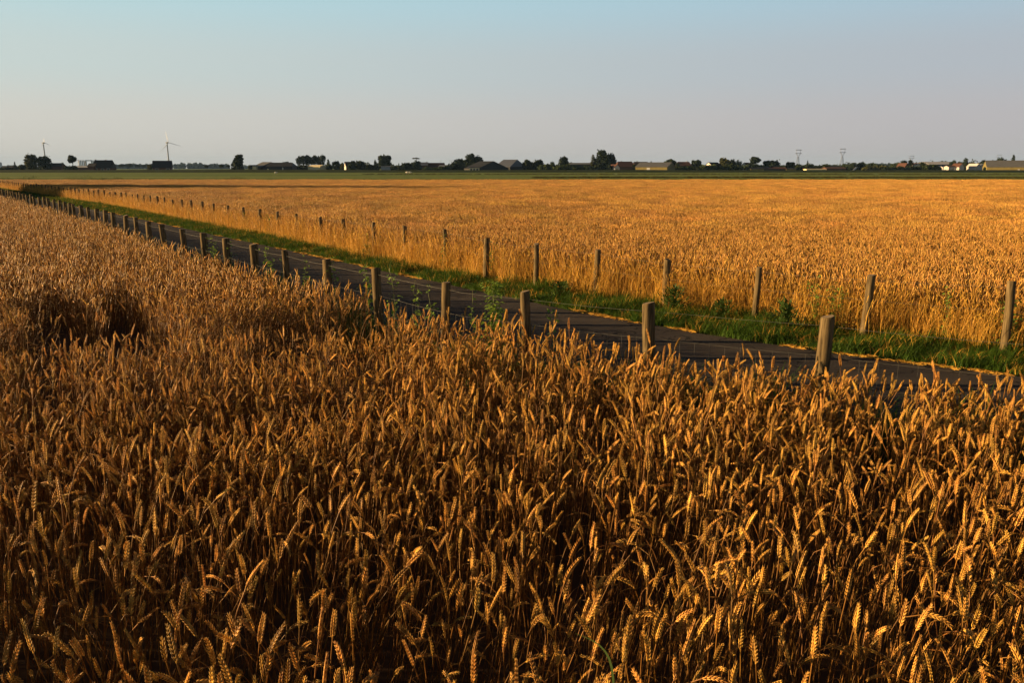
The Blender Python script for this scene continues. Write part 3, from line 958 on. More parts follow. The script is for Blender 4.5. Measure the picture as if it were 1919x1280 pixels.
def weed_clump(px, py_base, h, w, n_leaf, label, seed):
    p = on_plane(px, py_base, 0)
    r = random.Random(seed)
    mb = MB()
    for _ in range(n_leaf):
        az = r.uniform(0, 6.28); rad = abs(r.gauss(0, .45)) * w
        c = np.array([math.cos(az) * rad, math.sin(az) * rad, max(.0, h * r.random() * (1 - (rad / w / 1.3) ** 2))])
        L = r.uniform(.05, .12); el = r.uniform(.0, 1.2)
        d = np.array([math.cos(az) * math.cos(el), math.sin(az) * math.cos(el), math.sin(el)])
        s2 = np.cross(d, [0, 0, 1.0]); s2 /= np.linalg.norm(s2) + 1e-6
        mb.add([c, c + d * L * .4 + s2 * L * .2, c + d * L, c + d * L * .4 - s2 * L * .2], [(0, 1, 2), (0, 2, 3)])
    root = empty('weed_clump', (p[0], p[1], 0)); tag(root, label, 'plant', 'leafy clumps in the far verge')
    mb.build('leaves', M['clump'], root)
weed_clump(1262, 585, .42, .32, 420, 'dark leafy clump at the foot of a thin leaning far post', 1)
weed_clump(1470, 622, .46, .38, 500, 'biggest dark green clump in the verge under the golden edge', 2)
weed_clump(1352, 598, .30, .3, 260, 'low leafy clump in the verge between two far posts', 3)
weed_clump(1050, 556, .28, .35, 260, 'low leafy clump where the verge meets dry straw', 4)
weed_clump(688, 484, .35, .2, 160, 'small dark clump standing alone in the golden edge', 5)
weed_clump(838, 505, .30, .2, 160, 'small dark clump below the dark far post', 6)

# ------------------------------------------------------------------ pasture details: dyke, reeds, shrubs, sheep
dk = MB()
xs = np.linspace(-620, 620, 90)
for i, X_ in enumerate(xs):
    pass
v, f = [], []
prof = [(-7, -.1), (-4.5, .35), (-1.6, 1.0), (1.6, 1.0), (6, -.1)]
for X_ in xs:
    h = 1.62 - .0006 * (X_ + 300) + .12 * math.sin(X_ * .03) + .06 * math.sin(X_ * .11)
    for (dy, t) in prof:
        v.append((X_, 480 + dy + 6 * math.sin(X_ * .004), t * h if t > 0 else t))
m_ = len(prof)
f = [(i * m_ + j, (i + 1) * m_ + j, (i + 1) * m_ + j + 1, i * m_ + j + 1) for i in range(len(xs) - 1) for j in range(m_ - 1)]
dk.add(v, f)
M['dyke'] = mat('dyke_grass', (0.028, 0.042, 0.012), .95, .7, .2, .1, hue=(0.018, 0.026, 0.01))
tag(dk.build('dyke', M['dyke'], smooth=True), 'low dark grassy dyke in front of the farms', kind='structure')

# band of reeds in a ditch, right half
rr = random.Random(8)
REED = [tuft(rr, 60, .55, .03, .5, 0, 1.5) for _ in range(5)]
pp = []
for _ in range(900):
    X_ = rr.uniform(5, 175); pp.append((X_, 205 + rr.gauss(0, 1.5) + 3 * math.sin(X_ * .03)))
for _ in range(500):
    X_ = rr.uniform(-110, 130); pp.append((X_, 128 + rr.gauss(0, 1.0)))
for _ in range(700):
    X_ = rr.uniform(-60, 220); pp.append((X_, 330 + rr.gauss(0, 2)))
pp = np.array(pp); n = len(pp)
scatter('reeds', REED, [M['reed']], np.c_[pp, np.full(n, -.03)], rng.integers(0, 5, n), np.c_[np.zeros(n), np.zeros(n), rng.uniform(0, 6, n)],
        np.c_[np.ones(n) * 1.2, np.ones(n) * 1.2, rng.uniform(.5, 1.1, n)], 'dark line of reeds in the ditches beyond the golden field', 'reeds')

# ------------------------------------------------------------------ far things: trees
def leafcloud(lobes, n, leaf, r, ground=0.0, ragged=.18):
    """leaf-sized quads through the lobes' volume, thinner at the rim; lobes = (cx, cy, cz, rx, ry, rz)"""
    vols = np.array([l[3] * l[4] * l[5] for l in lobes]) ** .75
    pick = r.choice(len(lobes), n, p=vols / vols.sum())
    L = np.array(lobes)[pick]
    d = r.normal(size=(n, 3)); d /= np.linalg.norm(d, axis=1)[:, None]
    rad = r.random(n) ** .42 * (1 + ragged * r.normal(size=n) * (r.random(n) < .3))
    c = L[:, :3] + d * rad[:, None] * L[:, 3:]
    c[:, 2] = np.maximum(c[:, 2], ground + leaf * .3)
    a = r.normal(size=(n, 3)); a /= np.linalg.norm(a, axis=1)[:, None]
    b = np.cross(a, r.normal(size=(n, 3))); b /= np.linalg.norm(b, axis=1)[:, None]
    sz = leaf * r.uniform(.5, 1.2, n)[:, None]
    v = np.stack([c - a * sz, c + b * sz * .6, c + a * sz, c - b * sz * .6], 1).reshape(-1, 3)
    return v

def fast_mesh(name, v, m, parent):
    k = len(v) // 4
    me = bpy.data.meshes.new(name)
    me.from_pydata(v.tolist(), [], np.arange(k * 4).reshape(-1, 4).tolist())
    me.materials.append(m); me.update()
    o = bpy.data.objects.new(name, me); col.objects.link(o); o.parent = parent
    return o

def tree(px0, px1, ytop, label, Z=600, shape='round', m='tree_dark', ycrown=None, group='trees along the horizon', seed=None, name='tree', n=2200, fam='tree'):
    """a tree filling columns px0..px1 up to row ytop; its crown starts at row ycrown, or near the ground"""
    cx = (px0 + px1) / 2; b = at_y(cx, 318, Z)
    X = b[0]; H = at_y(cx, ytop, Z)[2]; Wd = (px1 - px0) / F * Z
    zc = at_y(cx, ycrown, Z)[2] if ycrown else H * .08
    zc = max(zc, .3)
    sd_ = int(px0 * 7 + px1 * 13) if seed is None else seed
    r = np.random.default_rng(sd_); q = random.Random(sd_)
    root = empty(name, (X, Z, -.03)); tag(root, label, fam, group)
    ch = H - zc; rx = Wd / 2
    lobes = []
    if shape == 'round':
        lobes.append((0, 0, zc + ch * .48, rx * .82, rx * .8, ch * .46))
        for i in range(7):
            a = q.uniform(0, 6.28); t = q.uniform(.1, .92)
            wdt = math.sqrt(max(.05, 1 - (2 * t - 1) ** 2))
            s_ = q.uniform(.28, .42)
            lobes.append((math.cos(a) * rx * (1 - s_) * wdt, math.sin(a) * rx * .6 * wdt, zc + ch * min(t, 1 - s_ * .55), rx * s_, rx * s_, ch * s_ * .62))
        lobes.append((q.uniform(-.2, .2) * rx, 0, H - ch * .2, rx * .4, rx * .4, ch * .2))
    elif shape == 'cone':
        for i in range(7):
            t = i / 7; w_ = rx * (1 - t * .85)
            lobes.append((q.uniform(-.08, .08) * rx, 0, zc + ch * (t + .07), w_, w_ * .9, ch * .12))
        lobes.append((0, 0, H - ch * .07, rx * .16, rx * .16, ch * .08))
    elif shape == 'column':
        lobes.append((0, 0, zc + ch * .5, rx * .8, rx * .8, ch * .5))
        for i in range(4): lobes.append((q.uniform(-.4, .4) * rx, 0, zc + ch * q.uniform(.2, .85), rx * .5, rx * .5, ch * .18))
    elif shape == 'tiers':      # layered crown, wide at the foot and ragged at the top
        for t, w_, o_ in ((.12, 1.0, 0), (.34, .92, -.05), (.52, .78, .12), (.7, .66, .18), (.88, .45, .3)):
            lobes.append((o_ * rx, 0, zc + ch * t, rx * w_ * .8, rx * w_ * .7, ch * .13))
            lobes.append((o_ * rx - rx * w_ * .55, 0, zc + ch * (t - .02), rx * .28, rx * .3, ch * .07))
            lobes.append((o_ * rx + rx * w_ * .5, 0, zc + ch * (t + .03), rx * .28, rx * .3, ch * .07))
    elif shape == 'hedge':      # long low bank of bushes
        k = max(4, int(Wd / 5))
        for i in range(k):
            hh = ch * q.uniform(.62, 1.0)
            xx = -rx + Wd * (i + .5) / k
            lobes.append((xx, q.uniform(-1, 1), zc + hh * .5, Wd / k * .75, 3, hh * .5))
    elif shape == 'fan':        # flat-topped, wider above than below
        lobes += [(0, 0, zc + ch * .5, rx * .85, rx * .7, ch * .5), (-rx * .5, 0, H - ch * .3, rx * .5, rx * .5, ch * .28), (rx * .5, 0, H - ch * .28, rx * .48, rx * .5, ch * .27), (-rx * .4, 0, zc + ch * .3, rx * .55, rx * .5, ch * .28), (rx * .35, 0, zc + ch * .28, rx * .55, rx * .5, ch * .26)]
    elif shape == 'cap':        # thin parasol of twigs
        lobes += [(-rx * .5, 0, H - ch * .5, rx * .3, rx * .3, ch * .3), (rx * .1, 0, H - ch * .35, rx * .35, rx * .4, ch * .3), (rx * .65, 0, H - ch * .6, rx * .25, rx * .3, ch * .25)]
        n = 420
    elif shape == 'broad':      # old tree of several heavy limbs
        for ox, oz, ww, hh in ((-.25, .72, .42, .27), (.0, .5, .55, .3), (.42, .6, .42, .24), (.62, .36, .36, .22), (-.55, .4, .4, .25), (.1, .25, .8, .25), (-.1, .86, .2, .13)):
            lobes.append((ox * rx, q.uniform(-.2, .2) * rx, zc + ch * oz, rx * ww, rx * ww, ch * hh))
    leaf = max(.28, min(.85, rx * .16))
    n_ = int(n * max(.5, min(2.2, Wd / 12)))
    fast_mesh('crown', leafcloud(lobes, n_, leaf, r), M[m], root)
    mb = MB()
    tr = max(.12, min(.45, H * .03))
    mb.tube([(0, 0, 0), (tr * .3, 0, max(zc, H * .3)), (0, 0, H * .75)], [tr, tr * .75, tr * .2], 7)
    for i in range(3):
        a = q.uniform(0, 6.28)
        mb.tube([(0, 0, max(zc * .9, H * .25)), (math.cos(a) * rx * .5, math.sin(a) * rx * .5, zc + ch * .55)], [tr * .5, tr * .12], 5)
    mb.build('trunk', M['bark'], root)
    return root

for a in (
    (48, 77, 289, 'big rounded olive green tree, left half of the large clump at far left', 590, 'round', 'tree_olive'),
    (73, 99, 291.5, 'dark round tree forming the right half of the far left clump', 596, 'round'),
    (25, 33, 303, 'small pointed tree left of the big far left clump', 600, 'cone'),
    (0, 24, 313, 'low dark hedge at the left border of the picture', 560, 'hedge'),
    (36, 50, 308, 'low bush leaning on the left of the big far left clump', 575, 'round', 'tree_dark'),
    (112, 124, 304, 'small dark tree behind the low sheds right of the far left clump', 620, 'round'),
    (122, 142, 310, 'low dark bushes below the lollipop shaped tree', 585, 'hedge'),
    (129, 146, 290.5, 'lollipop shaped tree with a bare trunk left of the silos', 600, 'round', 'tree_dark', 305),
    (276, 288, 307, 'small reddish brown tree left of the house below the wind turbine', 590, 'round', 'tree_olive'),
    (383, 392, 309, 'leftmost of three small dark trees before the blue far wood', 640, 'round', 'tree_dark', 313),
    (411, 420, 308, 'middle one of three small dark trees before the blue far wood', 640, 'round', 'tree_dark', 313),
    (424, 431, 309, 'rightmost of three small dark trees before the blue far wood', 640, 'round', 'tree_dark', 313),
    (431, 460, 289, 'tall ragged layered tree standing alone on the left', 590, 'tiers', 'tree_dark'),
    (464, 474, 309, 'small dark bush between the layered tree and the cream wall', 580, 'round'),
    (528, 548, 303, 'round tree behind the right end of the dark barn at left', 615, 'round'),
    (555, 568, 292, 'first tree from the left in the tall row with bare trunks', 700, 'round', 'tree_dark', 309),
    (561, 578, 290.5, 'second tree from the left in the tall row with bare trunks', 700, 'round', 'tree_dark', 309),
    (571, 587, 290, 'third tree from the left in the tall row with bare trunks', 702, 'round', 'tree_dark', 309),
    (581, 596, 291, 'fourth tree from the left in the tall row with bare trunks', 700, 'round', 'tree_dark', 309),
    (590, 604, 291, 'fifth tree from the left in the tall row with bare trunks', 700, 'column', 'tree_dark', 309),
    (598, 612, 289, 'rightmost tree of the tall row with bare trunks', 698, 'round', 'tree_dark', 309),
    (556, 580, 309, 'low bushes left of the pale greenhouse', 600, 'hedge', 'tree_dark'),
    (609, 623, 299, 'pointed tree right of the pale greenhouse', 590, 'cone', 'tree_leaf'),
    (622, 639, 301, 'round tree right of the pointed tree by the greenhouse', 590, 'round', 'tree_dark'),
    (637, 647, 304, 'small olive tree left of the house with a white gable', 585, 'round', 'tree_olive'),
    (650, 668, 301, 'dark tree crowding the house with a white gable', 580, 'round', 'tree_dark'),
    (664, 686, 301, 'broad dark tree right of the house with a white gable', 585, 'round', 'tree_dark'),
    (682, 704, 306, 'low dark bushes left of the square topped tree', 580, 'hedge', 'tree_dark'),
    (700, 708, 299, 'thin tree left of the square topped blue dark tree', 590, 'column', 'tree_dark'),
    (709, 734, 290.5, 'square topped blue dark tree above a white wall', 620, 'fan', 'tree_dark', 312),
    (733, 750, 308, 'dark bushes just right of the white wall', 580, 'hedge', 'tree_dark'),
    (744, 751, 306, 'small pointed bush right of the white wall', 578, 'cone', 'tree_dark'),
    (750, 772, 305, 'dark rising shrubbery left of the umbrella shaped tree', 585, 'round', 'tree_dark'),
    (766, 792, 302, 'dark mound of trees below the umbrella shaped tree', 585, 'round', 'tree_dark'),
    (772, 788, 295, 'thin umbrella shaped tree rising over a dark mound', 640, 'cap', 'tree_olive', 298),
    (796, 830, 311, 'dark hedge in front of the brown roofed house', 570, 'hedge', 'tree_leaf'),
    (828, 850, 309, 'dark hedge right of the brown roofed house', 572, 'hedge', 'tree_dark'),
    (850, 870, 297.5, 'round tree left of the broad tree behind the black barn', 600, 'round', 'tree_dark'),
    (866, 909, 287, 'broad tree behind the black barn roof', 640, 'broad', 'tree_dark'),
    (846, 880, 304, 'dark bushes at the left wall of the black barn', 575, 'hedge', 'tree_dark'),
    (976, 1000, 299, 'square dark tree right of the blue roofed barn', 585, 'round', 'tree_dark'),
    (994, 1020, 299.5, 'dark tree with flat top, second right of the blue roofed barn', 588, 'round', 'tree_dark'),
    (1010, 1038, 306, 'low rounded shrubs in the middle of the horizon', 575, 'hedge', 'tree_leaf'),
    (1030, 1041, 302.5, 'small round tree left of the mushroom shaped tree', 600, 'round', 'tree_leaf'),
    (1044, 1066, 293, 'mushroom shaped round tree in the middle of the horizon', 595, 'round', 'tree_dark'),
    (1040, 1080, 308, 'rounded shrubs below the mushroom shaped tree', 570, 'hedge', 'tree_leaf'),
    (1076, 1112, 309, 'rounded shrubs left of the tallest tree', 570, 'hedge', 'tree_leaf'),
    (1105, 1116, 289, 'slim olive tree touching the left of the tallest tree', 598, 'column', 'tree_olive'),
    (1110, 1156, 279.5, 'tallest and broadest tree on the horizon', 600, 'broad', 'tree_dark'),
    (1108, 1145, 307, 'dark shrubs at the foot of the tallest tree', 575, 'hedge', 'tree_dark'),
    (1184, 1194, 308, 'small dark bush between the red roofed farm and the grey barn', 585, 'round', 'tree_dark'),
    (1240, 1267, 298, 'ragged tree behind the dark gable of the grey barn', 640, 'round', 'tree_dark'),
    (1216, 1223, 300.5, 'tree top peeping over the ridge of the grey barn', 660, 'round', 'tree_dark'),
    (1262, 1275, 305, 'dark bushes left of the house with a white chimney', 590, 'round', 'tree_dark'),
    (1292, 1315, 300, 'wide round tree right of the white chimney', 600, 'round', 'tree_dark'),
    (1268, 1330, 309, 'long line of shrubs below the white chimney house', 570, 'hedge', 'tree_leaf'),
    (1345, 1372, 296.5, 'broad olive tree right of the black roofed house', 595, 'round', 'tree_olive'),
    (1366, 1380, 298, 'dark tree in the middle of a broad group of three', 600, 'round', 'tree_dark'),
    (1376, 1390, 299, 'right hand tree of the broad group of three', 598, 'round', 'tree_leaf'),
    (1330, 1388, 308, 'shrubs under the broad olive tree', 572, 'hedge', 'tree_leaf'),
    (1403, 1425, 293.5, 'round headed dark tree right of the pale gable', 600, 'round', 'tree_dark', 306),
    (1398, 1428, 306, 'dark shrubs beneath the round headed tree', 575, 'hedge', 'tree_dark'),
    (1428, 1464, 301, 'low wide dark tree left of the first pylon', 600, 'round', 'tree_dark'),
    (1470, 1490, 303.5, 'small tree just left of the first pylon', 600, 'round', 'tree_dark'),
    (1486, 1512, 309, 'dark bushes at the foot of the first pylon', 590, 'hedge', 'tree_dark'),
    (1509, 1516, 300.5, 'small pointed tree right of the first pylon', 610, 'cone', 'tree_dark'),
    (1514, 1551, 308, 'row of dark round bushes above the yellow strip', 600, 'hedge', 'tree_dark'),
    (1568, 1588, 310, 'low dark bushes below the second pylon', 610, 'hedge', 'tree_dark'),
    (1590, 1606, 304.5, 'dark tree behind the tilted white panel', 600, 'round', 'tree_dark'),
    (1604, 1620, 303, 'second dark tree behind the tilted white panel', 602, 'round', 'tree_dark'),
    (1618, 1660, 310, 'brown hedge running right from the tilted white panel', 590, 'hedge', 'tree_olive'),
    (1655, 1690, 311, 'dark hedge left of the small orange gable', 585, 'hedge', 'tree_dark'),
    (1685, 1700, 300, 'dark tree right behind the orange gable', 620, 'round', 'tree_dark'),
    (1698, 1713, 298.5, 'dark tree below the third pylon', 620, 'round', 'tree_dark'),
    (1700, 1726, 308, 'dark bushes right of the twin white gables', 585, 'hedge', 'tree_dark'),
    (1722, 1734, 303, 'round bush left of the long white roof', 600, 'round', 'tree_dark'),
    (1730, 1762, 308, 'green bushes below the long white roof', 580, 'hedge', 'tree_leaf'),
    (1776, 1792, 300, 'dark tree between the long white roof and the white cottage', 620, 'round', 'tree_dark'),
    (1790, 1802, 301, 'reddish tree above the white cottage', 618, 'round', 'tree_olive'),
    (1801, 1814, 294.5, 'tall dark tree right of the white cottage', 605, 'round', 'tree_dark'),
    (1810, 1842, 302, 'dark trees above the bright white house at right', 640, 'hedge', 'tree_dark'),
    (1838, 1872, 299, 'long dark tree bank behind the left of the large grey barn', 660, 'hedge', 'tree_dark'),
    (1863, 1880, 295, 'rounded tree top over the ridge of the large grey barn', 680, 'round', 'tree_dark'),
    (1878, 1900, 297, 'low tree bank left of the spruce over the grey barn', 680, 'hedge', 'tree_dark'),
    (1889, 1904, 290, 'pointed spruce over the ridge of the large grey barn', 680, 'cone', 'tree_dark'),
    (1900, 1925, 298, 'dark trees at the right border over the barn gable', 690, 'hedge', 'tree_dark'),
    (1842, 1860, 313, 'dark bush before the left end of the large grey barn', 560, 'round', 'tree_dark'),
):
    tree(*a)

for px0, px1, yt, lab in ((222, 236, 307, 'leftmost of four hazy round trees between the two farmhouses'), (236, 250, 306, 'second of four hazy round trees between the two farmhouses'),
                          (252, 264, 308, 'third of four hazy round trees between the two farmhouses'), (264, 275, 308, 'rightmost of four hazy round trees between the two farmhouses')):
    tree(px0, px1, yt, lab, 1300, 'round', 'tree_dark', 313, n=900)

# trees outside the left border; they throw the long band of shade over the field
for X_, Y_, H_, W_, lab in ((-62, 77, 11.2, 10, 'tall tree left of the picture shading the field'), (-60, 70, 5.4, 9, 'lower tree left of the picture beside the tall one'), (-59, 82, 6.0, 7, 'lower tree left of the picture behind the tall one'), (-57, 65.5, 2.7, 6, 'bush left of the picture')):
    root = empty('tree', (X_, Y_, -.03)); tag(root, lab, 'tree', 'trees beside the road end')
    rg = np.random.default_rng(int(H_ * 10))
    fast_mesh('crown', leafcloud([(0, 0, H_ * .45, W_ * .5, W_ * .5, H_ * .42), (0, 0, H_ * .72, W_ * .24, W_ * .24, H_ * .27), (0, 0, H_ * .2, W_ * .45, W_ * .5, H_ * .2)], 4200, .34, rg), M['tree_leaf'], root)
    mb = MB(); mb.tube([(0, 0, 0), (0, 0, H_ * .8)], [.25, .05], 7); mb.build('trunk', M['bark'], root)

# unseen bushes added left of the frame to shade the nearest ears
for X_, Y_, H_, W_, lab in ((-6.6, 1.1, 2.55, 2.6, 'added leafy bush out of view at left, shading the nearest wheat'), (-6.9, 2.9, 1.95, 1.9, 'smaller added leafy bush beside the larger one, out of view at left')):
    root = empty('bush', (X_, Y_, -.03)); tag(root, lab, 'shrub', 'added shade bushes out of view')
    rg = np.random.default_rng(int(H_ * 100))
    fast_mesh('foliage', leafcloud([(0, 0, H_ * .5, W_ * .5, W_ * .5, H_ * .5), (.2, -.2, H_ * .35, W_ * .5, W_ * .5, H_ * .33)], 2300, .05, rg), M['tree_leaf'], root)
    mb = MB(); mb.tube([(0, 0, 0), (.1, 0, H_ * .7)], [.04, .01], 6); mb.build('stem', M['bark'], root)

def shrub(px, py, h, w, lab, seed):
    p = on_plane(px, py, 0)
    root = empty('shrub', (p[0], p[1], -.03)); tag(root, lab, 'shrub', 'shrubs beyond the golden field')
    rg = np.random.default_rng(seed)
    fast_mesh('foliage', leafcloud([(0, 0, h * .45, w * .5, w * .4, h * .5), (w * .25, 0, h * .35, w * .3, w * .3, h * .35), (-w * .3, 0, h * .3, w * .3, w * .3, h * .3)], 260, .07, rg, 0), M['tree_leaf'], root)
for i, (px, py, h, w, lab) in enumerate(((3, 338.5, .9, 3.5, 'dark shrub at the left border beyond the wheat'), (57, 338.5, 1.3, 3.4, 'dark shrub near the left, behind the fence end'), (36, 338, .6, 3, 'low shrub left of the taller one behind the fence end'),
                                        (137, 337.5, .9, 3.6, 'wide low shrub in the pasture under the lollipop tree'), (163, 337.5, 1.2, 3.4, 'darkest shrub in the pasture under the silos'), (192, 337, .6, 3.2, 'small shrub in the pasture under the dark farmhouse'),
                                        (221, 337, .7, 2.2, 'small shrub alone in the pasture right of the farmhouse'), (443, 338, 1.0, 3.6, 'shrub in the pasture under the layered tree'), (430, 338, .6, 3, 'low shrub left of the one under the layered tree'))):
    shrub(px, py, h, w, lab, 60 + i)

# ------------------------------------------------------------------ far things: buildings
def gable_house(name, px0, px1, yridge, yeave, label, Z=600, wall='brick', roof='tile_dark', depth=8, yaw=0.0, hip=0.0, ybase=319, cat='house',
                windows=(), doors=(), chimneys=(), gable_m=None, side_win=True, axis='x', group='buildings along the horizon', panes=True):
    """windows/doors: (u0, u1, z0, z1) fractions along the front wall and of the eave height"""
    cx = (px0 + px1) / 2
    X = at_y(cx, 318, Z)[0]
    hr, he = at_y(cx, yridge, Z)[2], at_y(cx, yeave, Z)[2]
    Wd = (px1 - px0) / F * Z
    root = empty(name, (X, Z, -.03), yaw); tag(root, label, cat, group)
    w2, d2 = Wd / 2, depth / 2
    if yaw: w2 = max(2, (Wd - abs(math.sin(yaw)) * depth) / math.cos(yaw) / 2)
    mb = MB()
    if axis == 'x':
        hp = hip * w2
        mb.add([(-w2, -d2, 0), (w2, -d2, 0), (w2, d2, 0), (-w2, d2, 0), (-w2, -d2, he), (w2, -d2, he), (w2, d2, he), (-w2, d2, he)],
               [(0, 1, 5, 4), (2, 3, 7, 6), (1, 2, 6, 5), (3, 0, 4, 7)])
        if not hip: mb.add([(-w2, -d2, he), (-w2, d2, he), (-w2, 0, hr - .06), (w2, -d2, he), (w2, d2, he), (w2, 0, hr - .06)], [(0, 2, 1), (3, 4, 5)])
        mb.build('wall', M[wall], root)
        o = .35; rb = MB(); sl = (hr - he) / d2
        e = he - o * sl
        for sgn in (-1, 1):
            a = [(-w2 - o, sgn * (d2 + o), e), (w2 + o, sgn * (d2 + o), e), (w2 + o - hp, 0, hr), (-w2 - o + hp, 0, hr)]
            rb.add(a + [(p[0], p[1], p[2] + .14) for p in a], [(0, 1, 2, 3), (7, 6, 5, 4), (0, 4, 5, 1), (1, 5, 6, 2), (3, 7, 4, 0)])
        if hip:
            for sgn in (-1, 1):
                a = [(sgn * (w2 + o), -d2 - o, e + .01), (sgn * (w2 + o), d2 + o, e + .01), (sgn * (w2 + o - hp), 0, hr + .01)]
                rb.add(a + [(p[0], p[1], p[2] + .14) for p in a], [(0, 1, 2), (5, 4, 3), (0, 3, 4, 1), (1, 4, 5, 2), (2, 5, 3, 0)])
        rf = rb.build('roof', M[roof], root)
    else:                       # ridge runs away from the camera: gable in front
        mb.add([(-w2, -d2, 0), (w2, -d2, 0), (w2, d2, 0), (-w2, d2, 0), (-w2, -d2, he), (w2, -d2, he), (w2, d2, he), (-w2, d2, he), (0, -d2, hr - .06), (0, d2, hr - .06)],
               [(0, 1, 5, 8, 4), (2, 3, 7, 9, 6), (1, 2, 6, 5), (3, 0, 4, 7)])
        mb.build('wall', M[wall], root)
        o = .3; rb = MB(); sl = (hr - he) / w2
        e = he - o * sl
        for sgn in (-1, 1):
            a = [(sgn * (w2 + o), -d2 - o, e), (sgn * (w2 + o), d2 + o, e), (0, d2 + o, hr), (0, -d2 - o, hr)]
            rb.add(a + [(p[0], p[1], p[2] + .14) for p in a], [(0, 1, 2, 3), (7, 6, 5, 4), (0, 4, 5, 1), (1, 5, 6, 2), (3, 7, 4, 0)])
        rf = rb.build('roof', M[roof], root)
    for (u, hh, mm) in chimneys:
        c = MB(); c.box(-w2 + 2 * w2 * u - .4, -w2 + 2 * w2 * u + .4, -.4, .4, hr - 1.0, hr + hh); c.build('chimney', M[mm], rf)
    for (u0, u1, z0, z1) in windows:
        wb = MB(); wb.box(-w2 + 2 * w2 * u0, -w2 + 2 * w2 * u1, -d2 - .06, -d2 + .05, he * z0, he * z1); fr = wb.build('window', M['white'], root)
        gb = MB(); gb.box(-w2 + 2 * w2 * u0 + .15, -w2 + 2 * w2 * u1 - .15, -d2 - .09, -d2 - .062, he * z0 + .15, he * z1 - .15); gb.build('pane', M['glass'], fr)
    for dd in doors:
        (u0, u1, z0, z1), mm = dd[:4], dd[4]
        db = MB(); db.box(-w2 + 2 * w2 * u0, -w2 + 2 * w2 * u1, -d2 - .1, -d2 + .05, he * z0, he * z1); db.build('door', M[mm], root)
    if gable_m:
        gb = MB(); gb.add([(-w2 - .05, -d2, 0), (-w2 - .05, d2, 0), (-w2 - .05, d2, he), (-w2 - .05, 0, hr - .2), (-w2 - .05, -d2, he)], [(0, 4, 3, 2, 1)]); gb.build('gable_wall', M[gable_m], root)
    return root

B = gable_house
B('farmhouse', 178, 214, 300, 313.5, 'dark farmhouse with a steep long roof right of the silos', 560, 'brick', 'tile_dark', 9, .12, hip=.12, windows=[(.1, .25, .2, .8), (.45, .6, .2, .8), (.75, .9, .2, .8)], chimneys=[(.08, .5, 'brick'), (.62, .4, 'brick')])
B('shed', 169, 181, 306, 311, 'small dark shed on the left of the dark farmhouse', 556, 'brick', 'tile_dark', 6)
B('farmhouse', 287, 324, 301, 313, 'dark roofed house with a sunlit end wall below the wind turbine', 560, 'brick', 'tile_dark', 9, .3, windows=[(.12, .3, .2, .75), (.7, .9, .2, .75)], gable_m='render', chimneys=[(.9, .3, 'brick')])
B('shed', 99, 119, 305.5, 311, 'long low dark shed right of the big far left clump', 600, 'brick', 'tile_dark', 7)
B('barn', 142, 172, 311, 313.5, 'low white roofed shed below the silos', 640, 'brick', 'white', 10)
B('barn', 8, 28, 311, 315, 'flat dark barn at the far left border', 600, 'sheet_dark', 'sheet_dark', 10)
B('shed', 471, 483, 309, 311, 'pale cream shed right of the layered tree', 590, 'cream', 'sheet_grey', 6)
B('barn', 480, 522, 303.5, 312, 'dark barn with a pale left roof slope at left', 600, 'sheet_dark', 'sheet_grey', 20, -.5)
B('barn', 505, 552, 304.5, 311.5, 'long dark barn with two small lit doors at left', 585, 'sheet_dark', 'sheet_dark', 14, hip=.2, doors=[(.04, .10, 0, .55, 'cream'), (.62, .66, .1, .8, 'white')])
B('greenhouse', 578, 613, 309, 311.5, 'bright pale greenhouse below the tall row of trees', 590, 'cream', 'cream', 8, -.5, hip=.1)
B('house', 644, 668, 303, 311, 'house with a white gable half hidden in dark trees', 600, 'brick', 'tile_red', 9, .35, gable_m='render')
B('shed', 716, 736, 310.5, 312, 'white walled shed below the square topped tree', 590, 'white', 'sheet_grey', 6)
B('house', 783, 802, 304, 309.5, 'dark blue roofed house right of the umbrella shaped tree', 600, 'brick', 'tile_blue', 9, chimneys=[(.9, .4, 'brick')])
B('house', 802, 834, 305, 312, 'brown roofed house left of the two thin masts', 605, 'brick', 'tile_red', 9, .2, windows=[(.4, .55, .3, .8)])
B('shed', 822, 846, 309, 314, 'small blue grey shed below the two thin masts', 590, 'brick', 'tile_blue', 7, -.3)
B('barn', 872, 952, 302, 315.5, 'big black barn with a wide gable and a pale framed door opening', 560, 'sheet_dark', 'sheet_dark', 30, -.75)
B('porch', 880, 898, 313, 314, 'low pale porch with square posts on the left of the black barn', 543, 'cream', 'sheet_dark', 3, windows=[(.08, .3, .3, .85), (.38, .6, .3, .85), (.68, .92, .3, .85)])
B('barn', 928, 985, 299, 312, 'slate blue roofed barn behind the black barn', 590, 'sheet_dark', 'tile_blue', 22, -.55, hip=.15)
B('barn', 1066, 1110, 305, 308, 'long olive roofed barn left of the tallest tree', 640, 'sheet_dark', 'sheet_grey', 10)
B('farmhouse', 1153, 1188, 302.5, 312, 'red brown roofed farm right of the tallest tree', 590, 'brick', 'tile_red', 11, .1, hip=.25, chimneys=[(.3, .4, 'brick')])
B('cottage', 1144, 1158, 308, 313, 'small white cottage under the right of the tallest tree', 575, 'render', 'tile_red', 8, .4, axis='y', windows=[(.35, .6, .2, .7)])
B('house', 1188, 1212, 303, 309, 'dark roof behind the left end of the grey barn', 640, 'brick', 'tile_dark', 9)
B('barn', 1189, 1268, 304, 312.5, 'large grey roofed barn with an ochre wall and a bright white door', 560, 'ochre', 'sheet_grey', 24, -.42, doors=[(.36, .46, 0, .85, 'white'), (.52, .57, 0, .35, 'white')])
B('house', 1268, 1292, 303, 309.5, 'red roofed house with a white chimney', 600, 'brick', 'tile_red', 9, chimneys=[(.78, .6, 'white')], hip=.2)
B('house', 1323, 1348, 304, 310, 'black roofed house with a sunlit left gable', 595, 'brick', 'tile_dark', 9, .35, gable_m='render')
